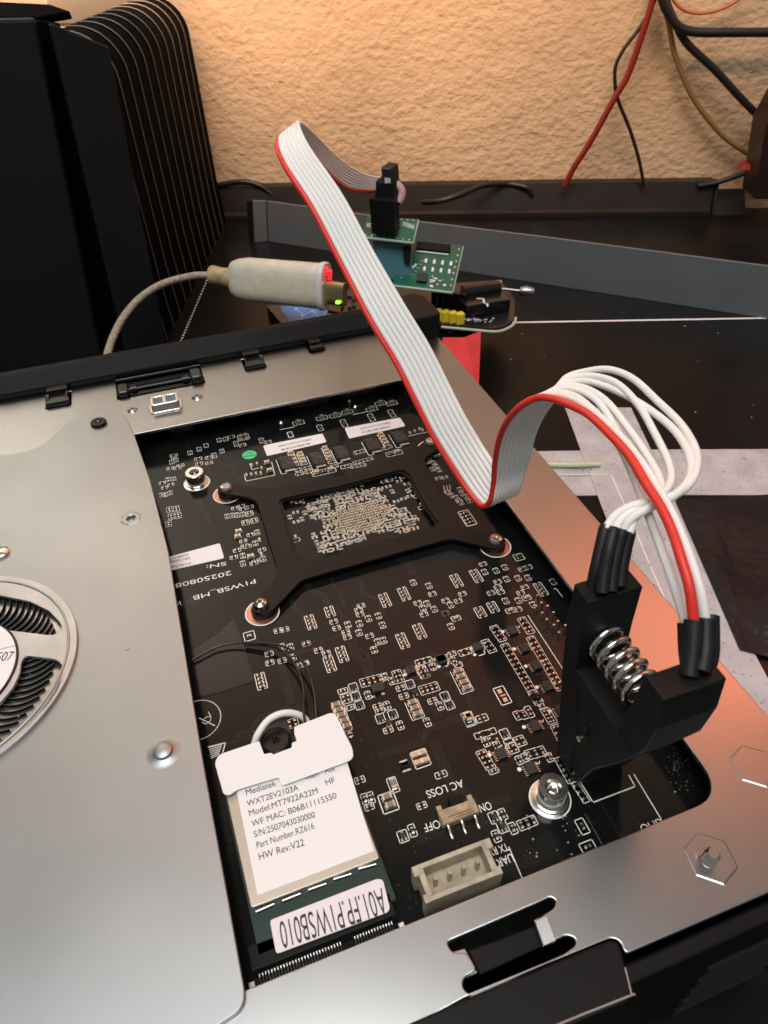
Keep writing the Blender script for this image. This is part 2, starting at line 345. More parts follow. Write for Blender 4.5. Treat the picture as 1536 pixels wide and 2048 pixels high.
# ------------------------------------------------------------------ mini computer chassis
ZF = 7.0                                     # top of the steel frame
ch = thing('computer_chassis', 'open silver and black mini computer case lying upside down on the desk', 'computer case', (20, 110, ZD))
def mmr(x0, y0, x1, y1): return [V(x0, y0), V(x1, y0), V(x1, y1), V(x0, y1)]
slot = rnd(p2([(893, 1884), (1075, 1806), (1100, 1794), (1112, 1800), (1110, 1815), (1068, 1842), (1086, 1893), (1132, 1870), (1150, 1876), (1152, 1890), (1130, 1906), (940, 1989), (925, 1975), (928, 1955), (955, 1940), (935, 1905), (905, 1905)], ZF), .7, 4)
clipn = p2([(760, 2070), (931, 1996), (1222, 1876), (1240, 1882), (1250, 1909), (1250, 1960), (1000, 2110), (780, 2120)], ZF)
outer = [V(-140, 18.3), V(12, 18.5), V(13.0, 18.4)]
outer = rnd([V(-140, 18.4), at(700, 2120, ZF).to_2d(), at(931, 1995, ZF).to_2d(), at(1222, 1876, ZF).to_2d(), at(1240, 1882, ZF).to_2d(), at(1250, 1909, ZF).to_2d(), V(88.9, 18.1), V(88.9, 217.5), V(-140, 217.5)], [0, 0, 0, 1, .8, 1.2, 3, 3, 0])
inner = rnd([V(-30, 32.9), V(70.9, 33.4), V(70.9, 182.4), V(-30, 182.6)], [0, 6, 3, 0], 8)
hexs = []
def hexring(cx, cy, r, a0): return circ(cx, cy, r, 6, a0)
slots = [slot]
clip_holes = []
for x, y, ww in ((117, 812, 7.6), (512, 737, 7.2), (635, 702, 5.5)):
    c = at(x, y, ZF); clip_holes.append(mmr(c.x - ww / 2, c.y - .5, c.x + ww / 2, c.y + 8))
hinge = [at(235, 800, ZF), at(411, 770, ZF)]
clip_holes.append(mmr(hinge[0].x, hinge[0].y + .2, hinge[1].x, 217))
vs, fs, me = flat([outer, inner, slot] + clip_holes, ZF, 1.0, .25); bpy.data.meshes.remove(me)
q = MB(); q.add(vs, fs); obj('steel_frame', q, STEEL, ch)
# slot lips
q = MB(); a_, b_, u_ = at(1069, 1842, ZF + .04), at(1087, 1892, ZF + .04), V(2.1, 0, .22); q.prism([a_, b_, b_ + u_, a_ + u_], V(0, 0, -.2))
e = [at(1085, 1825, ZF - .6), at(1108, 1885, ZF - .6)]
vv = pp([(1068, 1840), (1090, 1830), (1112, 1883), (1086, 1893)], ZF - .4)
q.prism([vv[0], vv[1], vv[2], vv[3]], V(0, 0, -.8)); vv = pp([(905, 1904), (930, 1897), (955, 1945), (928, 1957)], ZF - .4); q.prism(vv, V(0, 0, -.8)); obj('slot_lip', q, STEEL, ch, bev=.3)
q = MB(); vs_ = pp([(935, 1900), (1085, 1845), (1100, 1885), (960, 1950)], ZF - 1.5); q.prism(vs_, V(0, 0, -1)); obj('latch_tongue', q, BLK, ch, bev=.3)
# plastic body
q = MB()
q.box((0 - 25, 16.6, -22), (228, 2.6, 54)); q.box((87.7, 117, -22), (2.6, 198, 54)); q.box((-25, 218, -24), (228, 2.6, 54))
q.box((-25, 117, -50), (226, 200, 4)); obj('lower_shell', q, BLK, ch, bev=.5)
q = MB(); z1 = 9.4
prf = [(216.8, 7.1), (216.8, z1), (218.8, z1 + 1.2), (221.2, z1 + 3.6), (224.5, z1 + 3.8), (224.5, -50), (219, -50), (219, 7.1)]
q.prism([V(-140, a, b) for a, b in prf], V(229.6, 0, 0)); obj('rear_lip', q, mat('black_satin_rim', (.006, .006, .006), .5, bump=.02, bscale=500, spec=.12), ch, bev=.35)
q = MB(); q.prism([V(-140, 216.4, z1 - 1.4), V(-140, 216.4, z1 - .4), V(-140, 217.0, z1 - .4), V(-140, 217.0, z1 - 1.4)], V(229, 0, 0)); obj('rim_seam', q, BLKG, ch)
q = MB(); cpt = at(868, 668, 12)
q.prism([V(a, b, 4) for a, b in [(77, 208), (77, 222), (80, 224.3), (87, 224.3), (90, 221), (90, 206), (87, 204), (79, 204)]], V(0, 0, 12)); obj('corner_post', q, BLK, ch, bev=1)
# side clips hooking over the frame
for x, y, ww in ((117, 812, 7.4), (512, 737, 7.0), (635, 702, 5.2)):
    c = at(x, y, ZF); q = MB()
    q.box((c.x, 216, ZF + 1.0), (ww - 1, 4.6, 2.4)); q.box((c.x - ww / 2 + .9, c.y + 4.8, ZF + .9), (.7, 6, 1.4)); q.box((c.x + ww / 2 - .9, c.y + 4.8, ZF + .9), (.7, 6, 1.4))
    q.box((c.x, c.y + 4.2, ZF + .2), (ww - 1.4, 7.4, 1.2)); q.box((c.x, c.y + 1.1, ZF + .7), (ww - .4, 2.4, 1.5)); obj('snap_clip', q, BLKG, ch, bev=.2)
# hinge pin parts in the recess
hx0, hx1, hy = hinge[0].x, hinge[1].x, hinge[0].y
q = MB(); q.box((hx0 + 2.2, hy + 3.8, ZF + .5), (3.6, 6, 3), ch=.5); q.box((hx1 - 2.2, hy + 3.8, ZF + .9), (3.8, 6, 3.4), ch=.5); q.box(((hx0 + hx1) / 2, hy + 8, ZF - 2), (hx1 - hx0, 9, 1)); obj('hinge_block', q, BLKG, ch, bev=.25)
q = MB(); q.tube([V(hx0 + 4, hy + 3.6, ZF + .6), V(hx1 - 4, hy + 3.6, ZF + .6)], .9, 12)
q.tube([V(hx0 + 4.6, hy + 3.6, ZF + .6), V(hx0 + 6.4, hy + 3.6, ZF + .6)], 1.6, 12); q.tube([V(hx1 - 6.6, hy + 3.6, ZF + .6), V(hx1 - 4.6, hy + 3.6, ZF + .6)], 1.6, 12); obj('hinge_pin', q, DKMET, ch)
# latch box, bright metal with two blue-grey windows
c = at(328, 797, ZF + 2.8); lx = 8.6; ly = 5.6
lt = MB(); wins = [rnd(mmr(c.x + s_ * 1.95 - 1.3, c.y - 1.9, c.x + s_ * 1.95 + 1.3, c.y + 1.9), .5, 3) for s_ in (-1, 1)]
plate('x', [rnd(mmr(c.x - lx / 2, c.y - ly / 2, c.x + lx / 2, c.y + ly / 2), 1.1), *wins], ZF + 2.8, 2.8, None, bev=.25, mb=lt)
plate('x', [rnd(mmr(c.x - lx / 2 - .6, c.y - ly / 2 - .7, c.x + lx / 2 + .6, c.y + ly / 2 + .3), 1.3)], ZF + .5, .5, None, bev=.2, mb=lt)
lob = obj('latch_box', lt, BRIGHT, ch)
q = MB()
for s_ in (-1, 1): q.box((c.x + s_ * 1.95, c.y, ZF + 2.3), (2.7, 3.9, .6))
obj('latch_window', q, mat('blue_grey_window', (.07, .14, .16), .25, .2), lob)
# threaded bosses on the rear rail, the hex inserts in the front rail
def boss(name, x, y, r, h, z=ZF, m=STEEL, par=ch):
    c = at(x, y, z); q = MB(); q.lathe(c, [(r * 1.9, .02), (r * 1.5, .35), (r * 1.1, h), (r * .75, h), (r * .55, h - .3), (r * .5, -.4), (.01, -.5)], 28, 0)
    return obj(name, q, m, par)
boss('threaded_boss', 395, 795, .95, .8, m=STEEL); boss('threaded_boss', 265, 821, .85, .7, m=STEEL)
def hexins(x, y, r, z, par, a0):
    c = at(x, y, z); q = MB(); o1, o2 = hexring(c.x, c.y, r, a0), hexring(c.x, c.y, r * .93, a0)
    q.add([V(p.x, p.y, z + .02) for p in o1] + [V(p.x, p.y, z + .13) for p in o2], [(i, (i + 1) % 6, (i + 1) % 6 + 6, i + 6) for i in range(6)] + [tuple(range(6, 12))]); return obj('hex_insert', q, STEEL, par)
hexins(1508, 1532, 4.1, ZF, ch, .35); hexins(1421, 1716, 4.2, ZF, ch, .35)
c = at(1416, 1722, ZF); q = MB(); pts = []
q.lathe(c, [(1.15, 0)] + [p for i in range(9) for p in ((1.15, .25 + i * .3), (1.0, .4 + i * .3))] + [(.8, 3.1), (.01, 3.1)], 20); obj('threaded_stud', q, BRIGHT, ch)
q = MB(); q.lathe(c + V(1.4, .6, 0), [(.5, 0), (.45, .25), (.01, .3)], 12); q.lathe(c + V(-1.2, 1.2, 0), [(.5, 0), (.45, .25), (.01, .3)], 12); obj('weld_dot', q, STEEL, ch)
# front catch in black plastic, rounded with a thin paler edge
cp = p2([(560, 2160), (931, 1998), (1220, 1880), (1236, 1886), (1247, 1916), (1262, 1990), (1255, 2004), (1090, 2075), (900, 2170)], ZF + .3)
q = MB(); vs, fs, me = flat([rnd(cp, [0, 0, .8, .8, 1, 1.5, 1, 0, 0])], ZF + .6, 6, .4); bpy.data.meshes.remove(me); q.add(vs, fs); obj('front_catch', q, BLK, ch)
ea = pp([(1000, 2110), (1110, 2052), (1258, 1992)], ZF + .75)
q = MB(); q.tube(crom(ea + [at(1262, 1986, ZF + .7), at(1250, 1935, ZF + .6)], 5), .16, 6); obj('pale_edge', q, mat('pale_plastic_edge', (.30, .25, .22), .3), ch)
# vents in the front wall at the lower right
q = MB()
for i in range(5): q.box((74 + i * 0, 15.1, -12 - i * 8.5), (30 - i * 2, .8, 3.2))
obj('front_vent', q, mat('vent_void', (.002, .002, .002), .9), ch)
q = MB(); q.box((78, 15.2, -2), (4.5, .7, 3)); obj('tape_scrap', q, IVORY, ch)

# ------------------------------------------------------------------ cover plate with fan
ZC = 8.1
cv = thing('cover_plate', 'flat silver sheet metal cover plate along the left side over the board', 'cover plate', (-60, 100, ZC - 1))
cvp = [(90, 886), (150, 832), (172, 820), (200, 815), (235, 819), (253, 836), (268, 868), (300, 960), (336, 1100), (374, 1330), (410, 1548), (450, 1766), (488, 1975), (489, 2000), (478, 2022), (440, 2048), (380, 2080)]
out = [v for v in p2(cvp, ZC)]
out += [V(-30, 14), V(-130, 14), V(-130, at(0, 911, ZC).y), at(0, 911, ZC).to_2d(), at(48, 904, ZC).to_2d(), at(75, 896, ZC).to_2d()]
fc = V(-61.6, 107.1)
scr = at(262, 1037, ZC); 
plate('sheet', [rnd(out, .8, 3), circ(fc.x, fc.y, 25.2, 64), circ(scr.x, scr.y, .95, 16)], ZC, 1.0, COVER, cv, bev=.18)
c = at(198, 848, ZC); q = MB(); q.lathe(c, [(2.35, 0), (2.35, .75), (2.2, .95), (.9, .95), (.8, .5), (.01, .5)], 32); q.box(c + V(0, 0, .98), (.7, .25, .1), 1); obj('screw', q, [DKMET, BRIGHT], cv)
q = MB(); c = scr; o1, o2 = hexring(c.x, c.y, 2.7, .3), hexring(c.x, c.y, 2.4, .3)
q.add([V(p.x, p.y, ZC + .02) for p in o1] + [V(p.x, p.y, ZC + .14) for p in o2] + [V(p.x, p.y, ZC + .14) for p in circ(c.x, c.y, 1.1, 6, .3)], [(i, (i + 1) % 6, (i + 1) % 6 + 6, i + 6) for i in range(6)] + [(i + 6, (i + 1) % 6 + 6, (i + 1) % 6 + 12, i + 12) for i in range(6)]); q.lathe(c, [(1.3, .14), (1.0, .45), (.8, .3), (.75, -.8)], 20); obj('threaded_insert', q, COVER, cv)
c = at(328, 1505, ZC); q = MB(); q.lathe(c, [(3.2, .02), (2.3, .14), (1.75, .45), (1.6, .95), (1.3, 1.15), (.01, 1.2)], 32); obj('rivet', q, COVER, cv)
c = at(3, 1107, ZC); q = MB(); q.lathe(c, [(1.9, 0), (1.9, .6), (1.4, .9), (.01, .95)], 24); obj('screw', q, BRIGHT, cv)
c = at(255, 1298, ZC); q = MB(); q.lathe(c, [(.5, .02), (.4, .12), (.01, .14)], 12); obj('small_dent', q, COVER, cv)

fan = thing('cooling_fan', 'round fan with many thin black blades and white hub label at the left edge', 'fan', (fc.x, fc.y, ZC - 8))
GUARD = mat('fan_ring_metal', (.52, .53, .535), .44, 1, bump=.02, bscale=900, mottle=.12, mscale=120)
def sector(r0, r1, a0, a1, n=14):
    o = [V(fc.x + r1 * math.cos(a), fc.y + r1 * math.sin(a)) for a in (a0 + (a1 - a0) * i / n for i in range(n + 1))]
    o += [V(fc.x + r0 * math.cos(a), fc.y + r0 * math.sin(a)) for a in (a1 - (a1 - a0) * i / n for i in range(n + 1))]; return rnd(o, 1.2, 3) if False else o
def ang(x, y): p = at(x, y, ZC); return math.atan2(p.y - fc.y, p.x - fc.x)
w1 = [p - fc for p in p2([(-150, 1262), (0, 1258), (100, 1270), (113, 1268), (124, 1257), (119, 1244), (98, 1222), (60, 1203), (0, 1191), (-60, 1188), (-150, 1192)], ZC + .75)]
w2 = [p - fc for p in p2([(42, 1324), (51, 1311), (110, 1318), (122, 1327), (126, 1340), (118, 1375), (95, 1410), (50, 1455), (0, 1495), (-50, 1524), (-70, 1440), (0, 1406), (26, 1375), (40, 1345)], ZC + .75)]
def turn(ps, a): c_, s_ = math.cos(a), math.sin(a); return [V(p.x * c_ - p.y * s_ + fc.x, p.x * s_ + p.y * c_ + fc.y) for p in ps]
secs = [rnd(turn(w1, 0), .5, 3), rnd(turn(w2, 0), .8, 3), rnd(turn(w2, math.pi), .8, 3)]
plate('fan_ring', [circ(fc.x, fc.y, 27, 96)] + secs, ZC + .75, .75, GUARD, fan, bev=.12)
q = MB(); q.tube([V(fc.x + 25.3 * math.cos(a), fc.y + 25.3 * math.sin(a), ZC + .78) for a in (2 * math.pi * i / 96 for i in range(97))], .28, 6, cap=False); obj('ring_ridge', q, GUARD, fan)
q = MB(); q.lathe((fc.x, fc.y, ZC - 6), [(24.5, 0), (.01, 0)], 48); obj('fan_well', q, mat('fan_well_black', (.003, .003, .004), .6), fan)
FB = mat('fan_blade_black', (.003, .003, .004), .7, spec=.08)
me = None
for i in range(72):
    if me is None:
        q = MB(); arc = []
        for j in range(10):
            r = 13.5 + j; a = .030 * (j - 4) ** 2 * .16 + .012 * j; arc.append(V(r * math.cos(a), r * math.sin(a), 0))
        lo = [p + V(0, 0, -5.4) for p in arc]; hi = [p + V(0, 0, -.4) for p in arc]; k = len(arc); nn = .22
        vs = lo + hi + [p + V(0, .25, 0) for p in hi] + [p + V(0, .25, 0) for p in lo]
        q.add(vs, [(a + i_ * k, a + 1 + i_ * k, a + 1 + (i_ + 1) % 4 * k, a + (i_ + 1) % 4 * k) for a in range(k - 1) for i_ in range(4)], 0, False)
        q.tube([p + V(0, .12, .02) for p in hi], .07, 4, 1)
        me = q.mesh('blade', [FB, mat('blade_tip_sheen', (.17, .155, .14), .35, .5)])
    b = link('blade', me, fan, V(fc.x, fc.y, ZC)); b.rotation_euler = (0, 0, 2 * math.pi * i / 72)
q = MB(); q.lathe((-60.8, 106.1, ZC), [(14.7, -.5), (14.7, .8), (14.5, 1.0), (.01, 1.0)], 64); hub = obj('hub', q, BLKG, fan)
q = MB(); q.lathe((-60.8, 106.1, ZC + 1.0), [(14.2, .01), (14.2, .06), (.01, .06)], 64); lab = obj('hub_label', q, WHITE, hub)
def lpx(x, y): return Z(0, 1100, 3.657)(x, y)
q = MB(); flatline(q, pp([(-30, 1300), lpx(0, 728), lpx(120, 695)], ZC + 1.09), .14); obj('label_rule', q, INK, fan)
tpx('2507', lpx(-80, 818), lpx(82, 806), ZC + 1.08, 2.3, INK, fan)
# (machine readable code on the label left out)

# ------------------------------------------------------------------ motherboard
mb = thing('motherboard', 'black circuit board crowded with tiny parts and white printed outlines inside the open case', 'circuit board', (25, 110, -1.6))
plate('circuit_board', [mmr(-60, 26, 78, 204)], 0, 1.6, PCB, mb)
SK = MB(); PD = MB()
def sl(pts, wd_=.15, z=.03, close=False):
    pts = [V(p[0], p[1], z) for p in pts]
    if close: pts.append(pts[0])
    flatline(SK, pts, wd_)
def srect(x, y, a, b, wd_=.15): sl([(x - a / 2, y - b / 2), (x + a / 2, y - b / 2), (x + a / 2, y + b / 2), (x - a / 2, y + b / 2)], wd_, close=True)
def pad(x, y, a=.42, b=.42, z=.06): PD.box((x, y, z / 2), (a, b, z))
ME = {}
def smd(kind, L_, W_, H_, bm, em, cap=.2):
    q = MB(); q.box((0, 0, H_ / 2 + .03), (L_ * (1 - 2 * cap), W_ * .96, H_), 0); 
    for s_ in (-1, 1): q.box((s_ * L_ * (.5 - cap / 2), 0, H_ / 2 + .02), (L_ * cap, W_, H_ * 1.06), 1)
    q.box((-L_ * .5, 0, .04), (.25, W_ * .9, .08), 1); q.box((L_ * .5, 0, .04), (.25, W_ * .9, .08), 1)
    ME[kind] = (q.mesh(kind, [bm, em]))
smd('r', .95, .5, .30, CHIP, TIN); smd('c', 1.0, .6, .5, MLCC, TIN); smd('cb', 1.75, 1.1, 1.0, MLCCG, TIN, .16); smd('cg', 1.5, .95, .85, MLCC, TIN, .18); smd('cs', .80, .46, .40, mat('small_capacitor', (.46, .41, .32), .45, mottle=.2, mscale=900), TIN)
NM = {'r': 'resistor', 'c': 'capacitor', 'cb': 'capacitor', 'cg': 'capacitor', 'cs': 'capacitor'}
def put(kind, x, y, rot=0):
    o = link(NM[kind], ME[kind], mb, V(x, y, 0)); o.rotation_euler = (0, 0, rot + random.uniform(-.03, .03)); return o
def xy(p, z=0): v = at(p[0], p[1], z); return v.x, v.y
def part_s(p, vert=False, fill=None, a=1.75, b=1.25, raw=False):
    x, y = p if raw else xy(p); f = fill or random.choice('rrrp')
    g = .28
    if vert: a, b = b, a
    if vert:
        for s_ in (-1, 1): sl([(x - a / 2, y + s_ * g), (x - a / 2, y + s_ * b / 2), (x + a / 2, y + s_ * b / 2), (x + a / 2, y + s_ * g)])
    else:
        for s_ in (-1, 1): sl([(x + s_ * g, y - b / 2), (x + s_ * a / 2, y - b / 2), (x + s_ * a / 2, y + b / 2), (x + s_ * g, y + b / 2)])
    fillc(x, y, vert, f)
def fillc(x, y, vert, f, sp=.48):
    if f == 'p':
        for s_ in (-1, 1): pad(x + (0 if vert else s_ * sp), y + (s_ * sp if vert else 0), .4, .4)
    elif f in ME: put(f, x, y, math.pi / 2 if vert else 0)
def arr(p, n=4, wd_=2.05):
    x, y = xy(p); P = 1.04; h = n * P / 2
    sl([(x - .35, y + h), (x - wd_ / 2, y + h), (x - wd_ / 2, y - h), (x - .4, y - h)], .17); sl([(x + .35, y + h), (x + wd_ / 2, y + h), (x + wd_ / 2, y - h), (x + .4, y - h)], .17)
    for i in range(n):
        yy = y - h + P * (i + .5); put('r', x, yy) if i % 2 else fillc(x, yy, False, random.choice('rp'))
        if i: sl([(x - .55, y - h + P * i - .16), (x - .1, y - h + P * i), (x + .55, y - h + P * i + .16)], .12)
def ladder(pa, pb, n, wd_=1.9, fills='prp', pitch=None, vert=False):
    a, b = V(*xy(pa), 0), V(*xy(pb), 0); st = (b - a) / (n - 1) if n > 1 else V(0, -1, 0)
    for i in range(n):
        c = a + st * i; x, y = c.x, c.y
        if vert: srect(x, y, abs(st.x), wd_, .13)
        else: srect(x, y, wd_, max(.9, abs(st.y)), .13)
        fillc(x, y, vert, random.choice(fills), .5)
def qfn(p, sx=1.9, sy=2.2, dot=True, h=.75):
    x, y = xy(p); q = MB(); q.box((x, y, h / 2 + .03), (sx, sy, h)); c = obj('chip', q, CHIP, mb)
    q = MB()
    for i in range(5):
        yy = y - sy / 2 + sy * (i + .5) / 5
        for s_ in (-1, 1): q.box((x + s_ * (sx / 2 + .3), yy, .07), (.6, .17, .12))
    tag(obj('chip_leads', q, TIN, c), kind='stuff')
    if dot: SK.lathe((x - sx / 2 - 1.15, y + .75, .03), [(.42, 0), (.01, .001)], 12)
    sl([(x + sx / 2 + .6, y + .9), (x + sx / 2 + 1.0, y + .4), (x + sx / 2 + 1.3, y + .9)], .15)
def blk(name, p, sx, sy, h, m, mi=None, ch_=0, rot=0):
    x, y = xy(p); q = MB(); q.box((x, y, h / 2 + .03), (sx, sy, h), ch=ch_); return obj(name, q, m, mb)

A = Z(600, 1120, 5.12); B = Z(860, 1120, 5.486); Cz = Z(640, 1330, 4.8); D = Z(900, 1340, 5.486); E = Z(680, 1480, 4.8); G = Z(960, 1560, 3.2)
T1 = Z(320, 760, 5.486); T2 = Z(560, 760, 5.12); W = Z(540, 930, 4.8); L1 = Z(320, 960, 6.4); R1 = Z(840, 860, 5.486); P1 = Z(280, 1130, 3.657)
for x, y, n in ((108, 637, 4), (305, 530, 3), (870, 412, 4), (1065, 348, 4), (1225, 730, 4), (1050, 828, 4), (430, 965, 4), (305, 1065, 4)): arr(A(x, y), n)
for x, y in ((625, 470), (600, 510), (615, 557), (375, 697), (345, 632), (470, 740), (485, 790), (712, 777), (1205, 440), (1270, 557), (1355, 348), (1490, 415), (1490, 545), (65, 857), (190, 925), (270, 955), (40, 1060)): part_s(A(x, y))
for x, y in ((490, 663), (700, 600), (803, 572), (845, 668), (608, 653), (605, 745), (795, 838), (855, 825), (758, 920), (1320, 265), (1160, 232), (1255, 495), (1300, 447), (1375, 505)): part_s(A(x, y), True)
for x, y, n in ((290, 228, 4), (508, 175, 4), (552, 573, 3), (690, 518, 3), (1215, 320, 4)): arr(B(x, y), n)
for x, y in ((580, 45), (355, 372), (310, 450), (170, 585), (742, 240), (745, 300), (775, 352), (670, 362), (1040, 298), (995, 360), (1080, 80), (965, 540), (1010, 100)): part_s(B(x, y))
for x, y in ((285, 640), (880, 555), (1060, 415)): part_s(B(x, y), fill='c', a=2.1, b=1.4)
for x, y in ((600, 132), (725, 118), (820, 82), (840, 210), (965, 200), (1075, 195), (225, 495), (230, 730), (830, 450), (970, 445), (1130, 490), (1350, 240)): part_s(B(x, y), True)
ladder(B(705, 745), B(790, 870), 4); ladder(B(825, 945), B(1190, 1560), 13); ladder(B(1010, 655), B(1100, 785), 4); ladder(B(1110, 865), B(1425, 1400), 12); ladder(B(610, 900), B(680, 990), 3)
ladder(D(1005, 395), D(1010, 396), 1)
ladder(D(905, 250), D(1005, 395), 4); x, y = xy(D(1085, 505)); srect(x, y, 1.9, 3.6, .13)
for k in range(4): pad(x - .35, y + 1.3 - k * .85, .45, .3); pad(x + .35, y + 1.3 - k * .85, .3, .45)
ladder(D(1160, 630), D(1215, 740), 3); ladder(D(1205, 985), D(1330, 1205), 5); ladder(D(1385, 1270), D(1480, 1415), 3, 1.3, 'r')
for p in (B(905, 785), B(1035, 975), B(1165, 1165), B(1290, 1395), D(1215, 450), D(935, 625), D(560, 930), D(890, 1090)): qfn(p)
# long outlines beside the connector area and around the clip
def spx(pts, wd_=.2, z=0): sl([xy(p, z) for p in pts], wd_)
spx([B(1075, 610), B(1460, 1200)], .2); spx([D(1190, 840), (1186, 1605), (1270, 1573), (1258, 1551)], .22); spx([(1268, 1549), (1322, 1638)], .2); spx([D(1365, 930), D(1440, 1055)], .14)
spx([B(1380, 310), B(1450, 400)], .2); spx([B(1380, 310), B(1360, 320)], .2)
spx([G(185, 430), G(270, 630)], .16); x, y = xy(G(655, 297)); srect(x, y, 1.6, 2.7); fillc(x, y, True, 'r', .6); x, y = xy(G(690, 428)); srect(x, y, 2.6, 1.8); fillc(x, y, False, 'r', .6)
for i in range(17): pad(*xy((960 + (672 + 6.6 * i) / 3.2, 1560 + (215 + 12 * i) / 3.2)), .22, .12)
x, y = xy(D(575, 280)); srect(x, y, 2.3, 4.2, .2); pad(x - .1, y + 1.1, .9, 1.0); pad(x + .1, y, 1.2, .35); pad(x + .1, y - 1.1, .9, 1.0)
# row of parts across the middle (zoom C)
ladder(Cz(415, 172), Cz(575, 130), 4, 2.1, 'rrp', vert=True)
ladder(Cz(735, 72), Cz(765, 150), 3, 2.0, 'rr'); part_s(Cz(690, 155), True); part_s(Cz(620, 112), True)
for p, n in ((Cz(220, 250), 1), (Cz(245, 300), 1), (Cz(255, 345), 1), (Cz(280, 412), 1)): x, y = xy(p); srect(x, y, 2.1, 1.15); fillc(x, y, False, random.choice('rp'))
def sot(p, a=1.6, b=1.4, frame=True):
    x, y = xy(p); q = MB(); q.box((x, y, .42), (a * .62, b * .55, .75)); obj('transistor', q, CHIP, mb)
    pad(x - .35, y - b * .42, .35, .45, .1); pad(x + .35, y - b * .42, .35, .45, .1); pad(x, y + b * .42, .35, .45, .1)
    if frame: srect(x, y, a * 1.1, b * 1.45)
for p in (Cz(320, 215), Cz(345, 300), Cz(380, 385), Cz(865, 185), Cz(1200, 300), Cz(1245, 385), Cz(580, 515), Cz(700, 475), Cz(815, 965), D(600, 700)): sot(p)
for p in (Cz(905, 270), Cz(655, 560)): sot(p, frame=False)
for p, v in ((Cz(460, 290), True), (Cz(775, 222), False), (Cz(805, 300), False), (Cz(1080, 345), False), (Cz(1150, 395), True), (Cz(555, 398), False), (Cz(575, 440), False), (Cz(645, 390), True), (Cz(655, 625), False), (Cz(1030, 550), True), (Cz(770, 580), True)): part_s(p, v, a=1.9, b=1.2)
ladder(Cz(980, 245), Cz(1115, 205), 4, 2.2, 'rrp', vert=True)
ladder(Cz(965, 40), Cz(1010, 105), 3, 2.2, 'r'); ladder(A(1210, 1050), A(1320, 1020), 3, 1.4, 'r', vert=True); ladder(A(1240, 1105), A(1285, 1185), 3, 2.0, 'rp')
part_s(A(1360, 1095), True); qfn(A(1450, 1035), 2.0, 1.9, False); qfn(A(1135, 1140), 1.9, 1.7, False); qfn(B(525, 965), 2.0, 1.9, False); qfn(B(115, 1095), 2.0, 1.8, False)
for p in (A(1385, 1020), A(1425, 1090), B(450, 970), B(490, 1040), B(62, 1090), B(98, 1170), Cz(815, 95)):
    x, y = xy(p); SK.lathe((x, y, .03), [(.38, 0), (.01, .001)], 10)
spx([A(1465, 1095), A(1520, 1085), A(1500, 1030)], .2); spx([B(540, 1050), B(605, 1030), B(585, 970)], .2); spx([B(145, 1175), B(210, 1150), B(190, 1090)], .2)
ladder(B(205, 1055), B(250, 1050), 1); ladder(B(350, 1020), B(415, 1000), 2, 1.6, 'p', vert=True); part_s(B(240, 1030)); part_s(B(250, 1100), True); part_s(B(310, 1150))
# inductor lattice blocks
t_i = blk('inductor', Cz(555, 235), 2.6, 1.9, 1.0, CHIP); pad(*xy(Cz(605, 280)), .7, .6, .3); pad(*xy(Cz(515, 305)), .6, .5)
def capcol(pa, pb, n, kind='cb', wd_=2.2, pre=True):
    a, b = V(*xy(pa), 0), V(*xy(pb), 0)
    for i in range(n): c = a + (b - a) * (i / max(1, n - 1)); put(kind, c.x, c.y)
    c = (a + b) / 2; h = (a - b).length / 2 + .75; sl([(c.x - wd_ / 2, c.y + h), (c.x - wd_ / 2, c.y - h), (c.x + wd_ / 2, c.y - h), (c.x + wd_ / 2, c.y + h)])
capcol(Cz(1320, 75), Cz(1405, 235), 4, 'cb', 2.8); capcol(Cz(885, 375), Cz(935, 485), 3, 'cb', 2.7); capcol(Cz(155, 400), Cz(262, 600), 5, 'cb', 2.4)
capcol(Cz(1420, 500), Cz(1445, 555), 1, 'cb', 2.2)
x, y = xy(Cz(1420, 515)); srect(x, y, 1.9, 3.0); put('cb', x, y, math.pi / 2); x, y = xy(E(510, 432)); srect(x, y, 1.7, 3.0); put('cb', x, y, math.pi / 2)
x, y = xy(Cz(965, 900)); srect(x, y, 3.1, 3.5, .2)
for a in (-.75, .75):
    for b_ in (-.8, .8): put('cg', x + a, y + b_)
x, y = xy(E(465, 600)); srect(x, y, 3.0, 3.6, .2); put('cb', x, y + .8); put('cb', x + .1, y - .8)
part_s(D(350, 530), fill='p', a=2.4, b=1.5); part_s(E(970, 333), a=2.3, b=1.2); part_s(E(785, 630), a=1.8, b=1.1); part_s(E(190, 385), a=1.9); sot(E(625, 250)); sot(E(605, 925))
for p in (E(240, 570), E(295, 555), E(695, 870)): part_s(p, True, a=2.2, b=1.2)
part_s(E(280, 640)); part_s(Cz(290, 670), True, 'p', 1, .8)
ladder(D(330, 715), D(445, 680), 2, 1.3, 'p', vert=True); part_s(D(395, 795), True, 'p'); ladder(D(345, 910), D(440, 1060), 4, 2.0); ladder(D(480, 1110), D(482, 1112), 1)
for p in (D(435, 750), D(465, 800), D(515, 755), D(430, 900)): pad(*xy(p), .4, .4)
x, y = xy(D(640, 780)); srect(x, y, 1.9, .9); ladder(D(665, 835), D(700, 885), 2, 2.0, 'p'); ladder(D(755, 755), D(785, 805), 2, 2.0, 'p'); part_s(D(600, 850)); part_s(D(520, 830), True)
ladder(D(870, 930), D(1010, 890), 3, 2.0, 'r', vert=True); part_s(D(760, 990), True); part_s(D(825, 960), True); part_s(D(1090, 960), True); ladder(D(740, 500), D(810, 490), 2, 2.0, 'r', vert=True); part_s(D(870, 460), True, 'p', 2.6, 1.3)
pad(*xy(D(970, 575)), .5, .2); pad(*xy(D(950, 1030)), .5, .2)
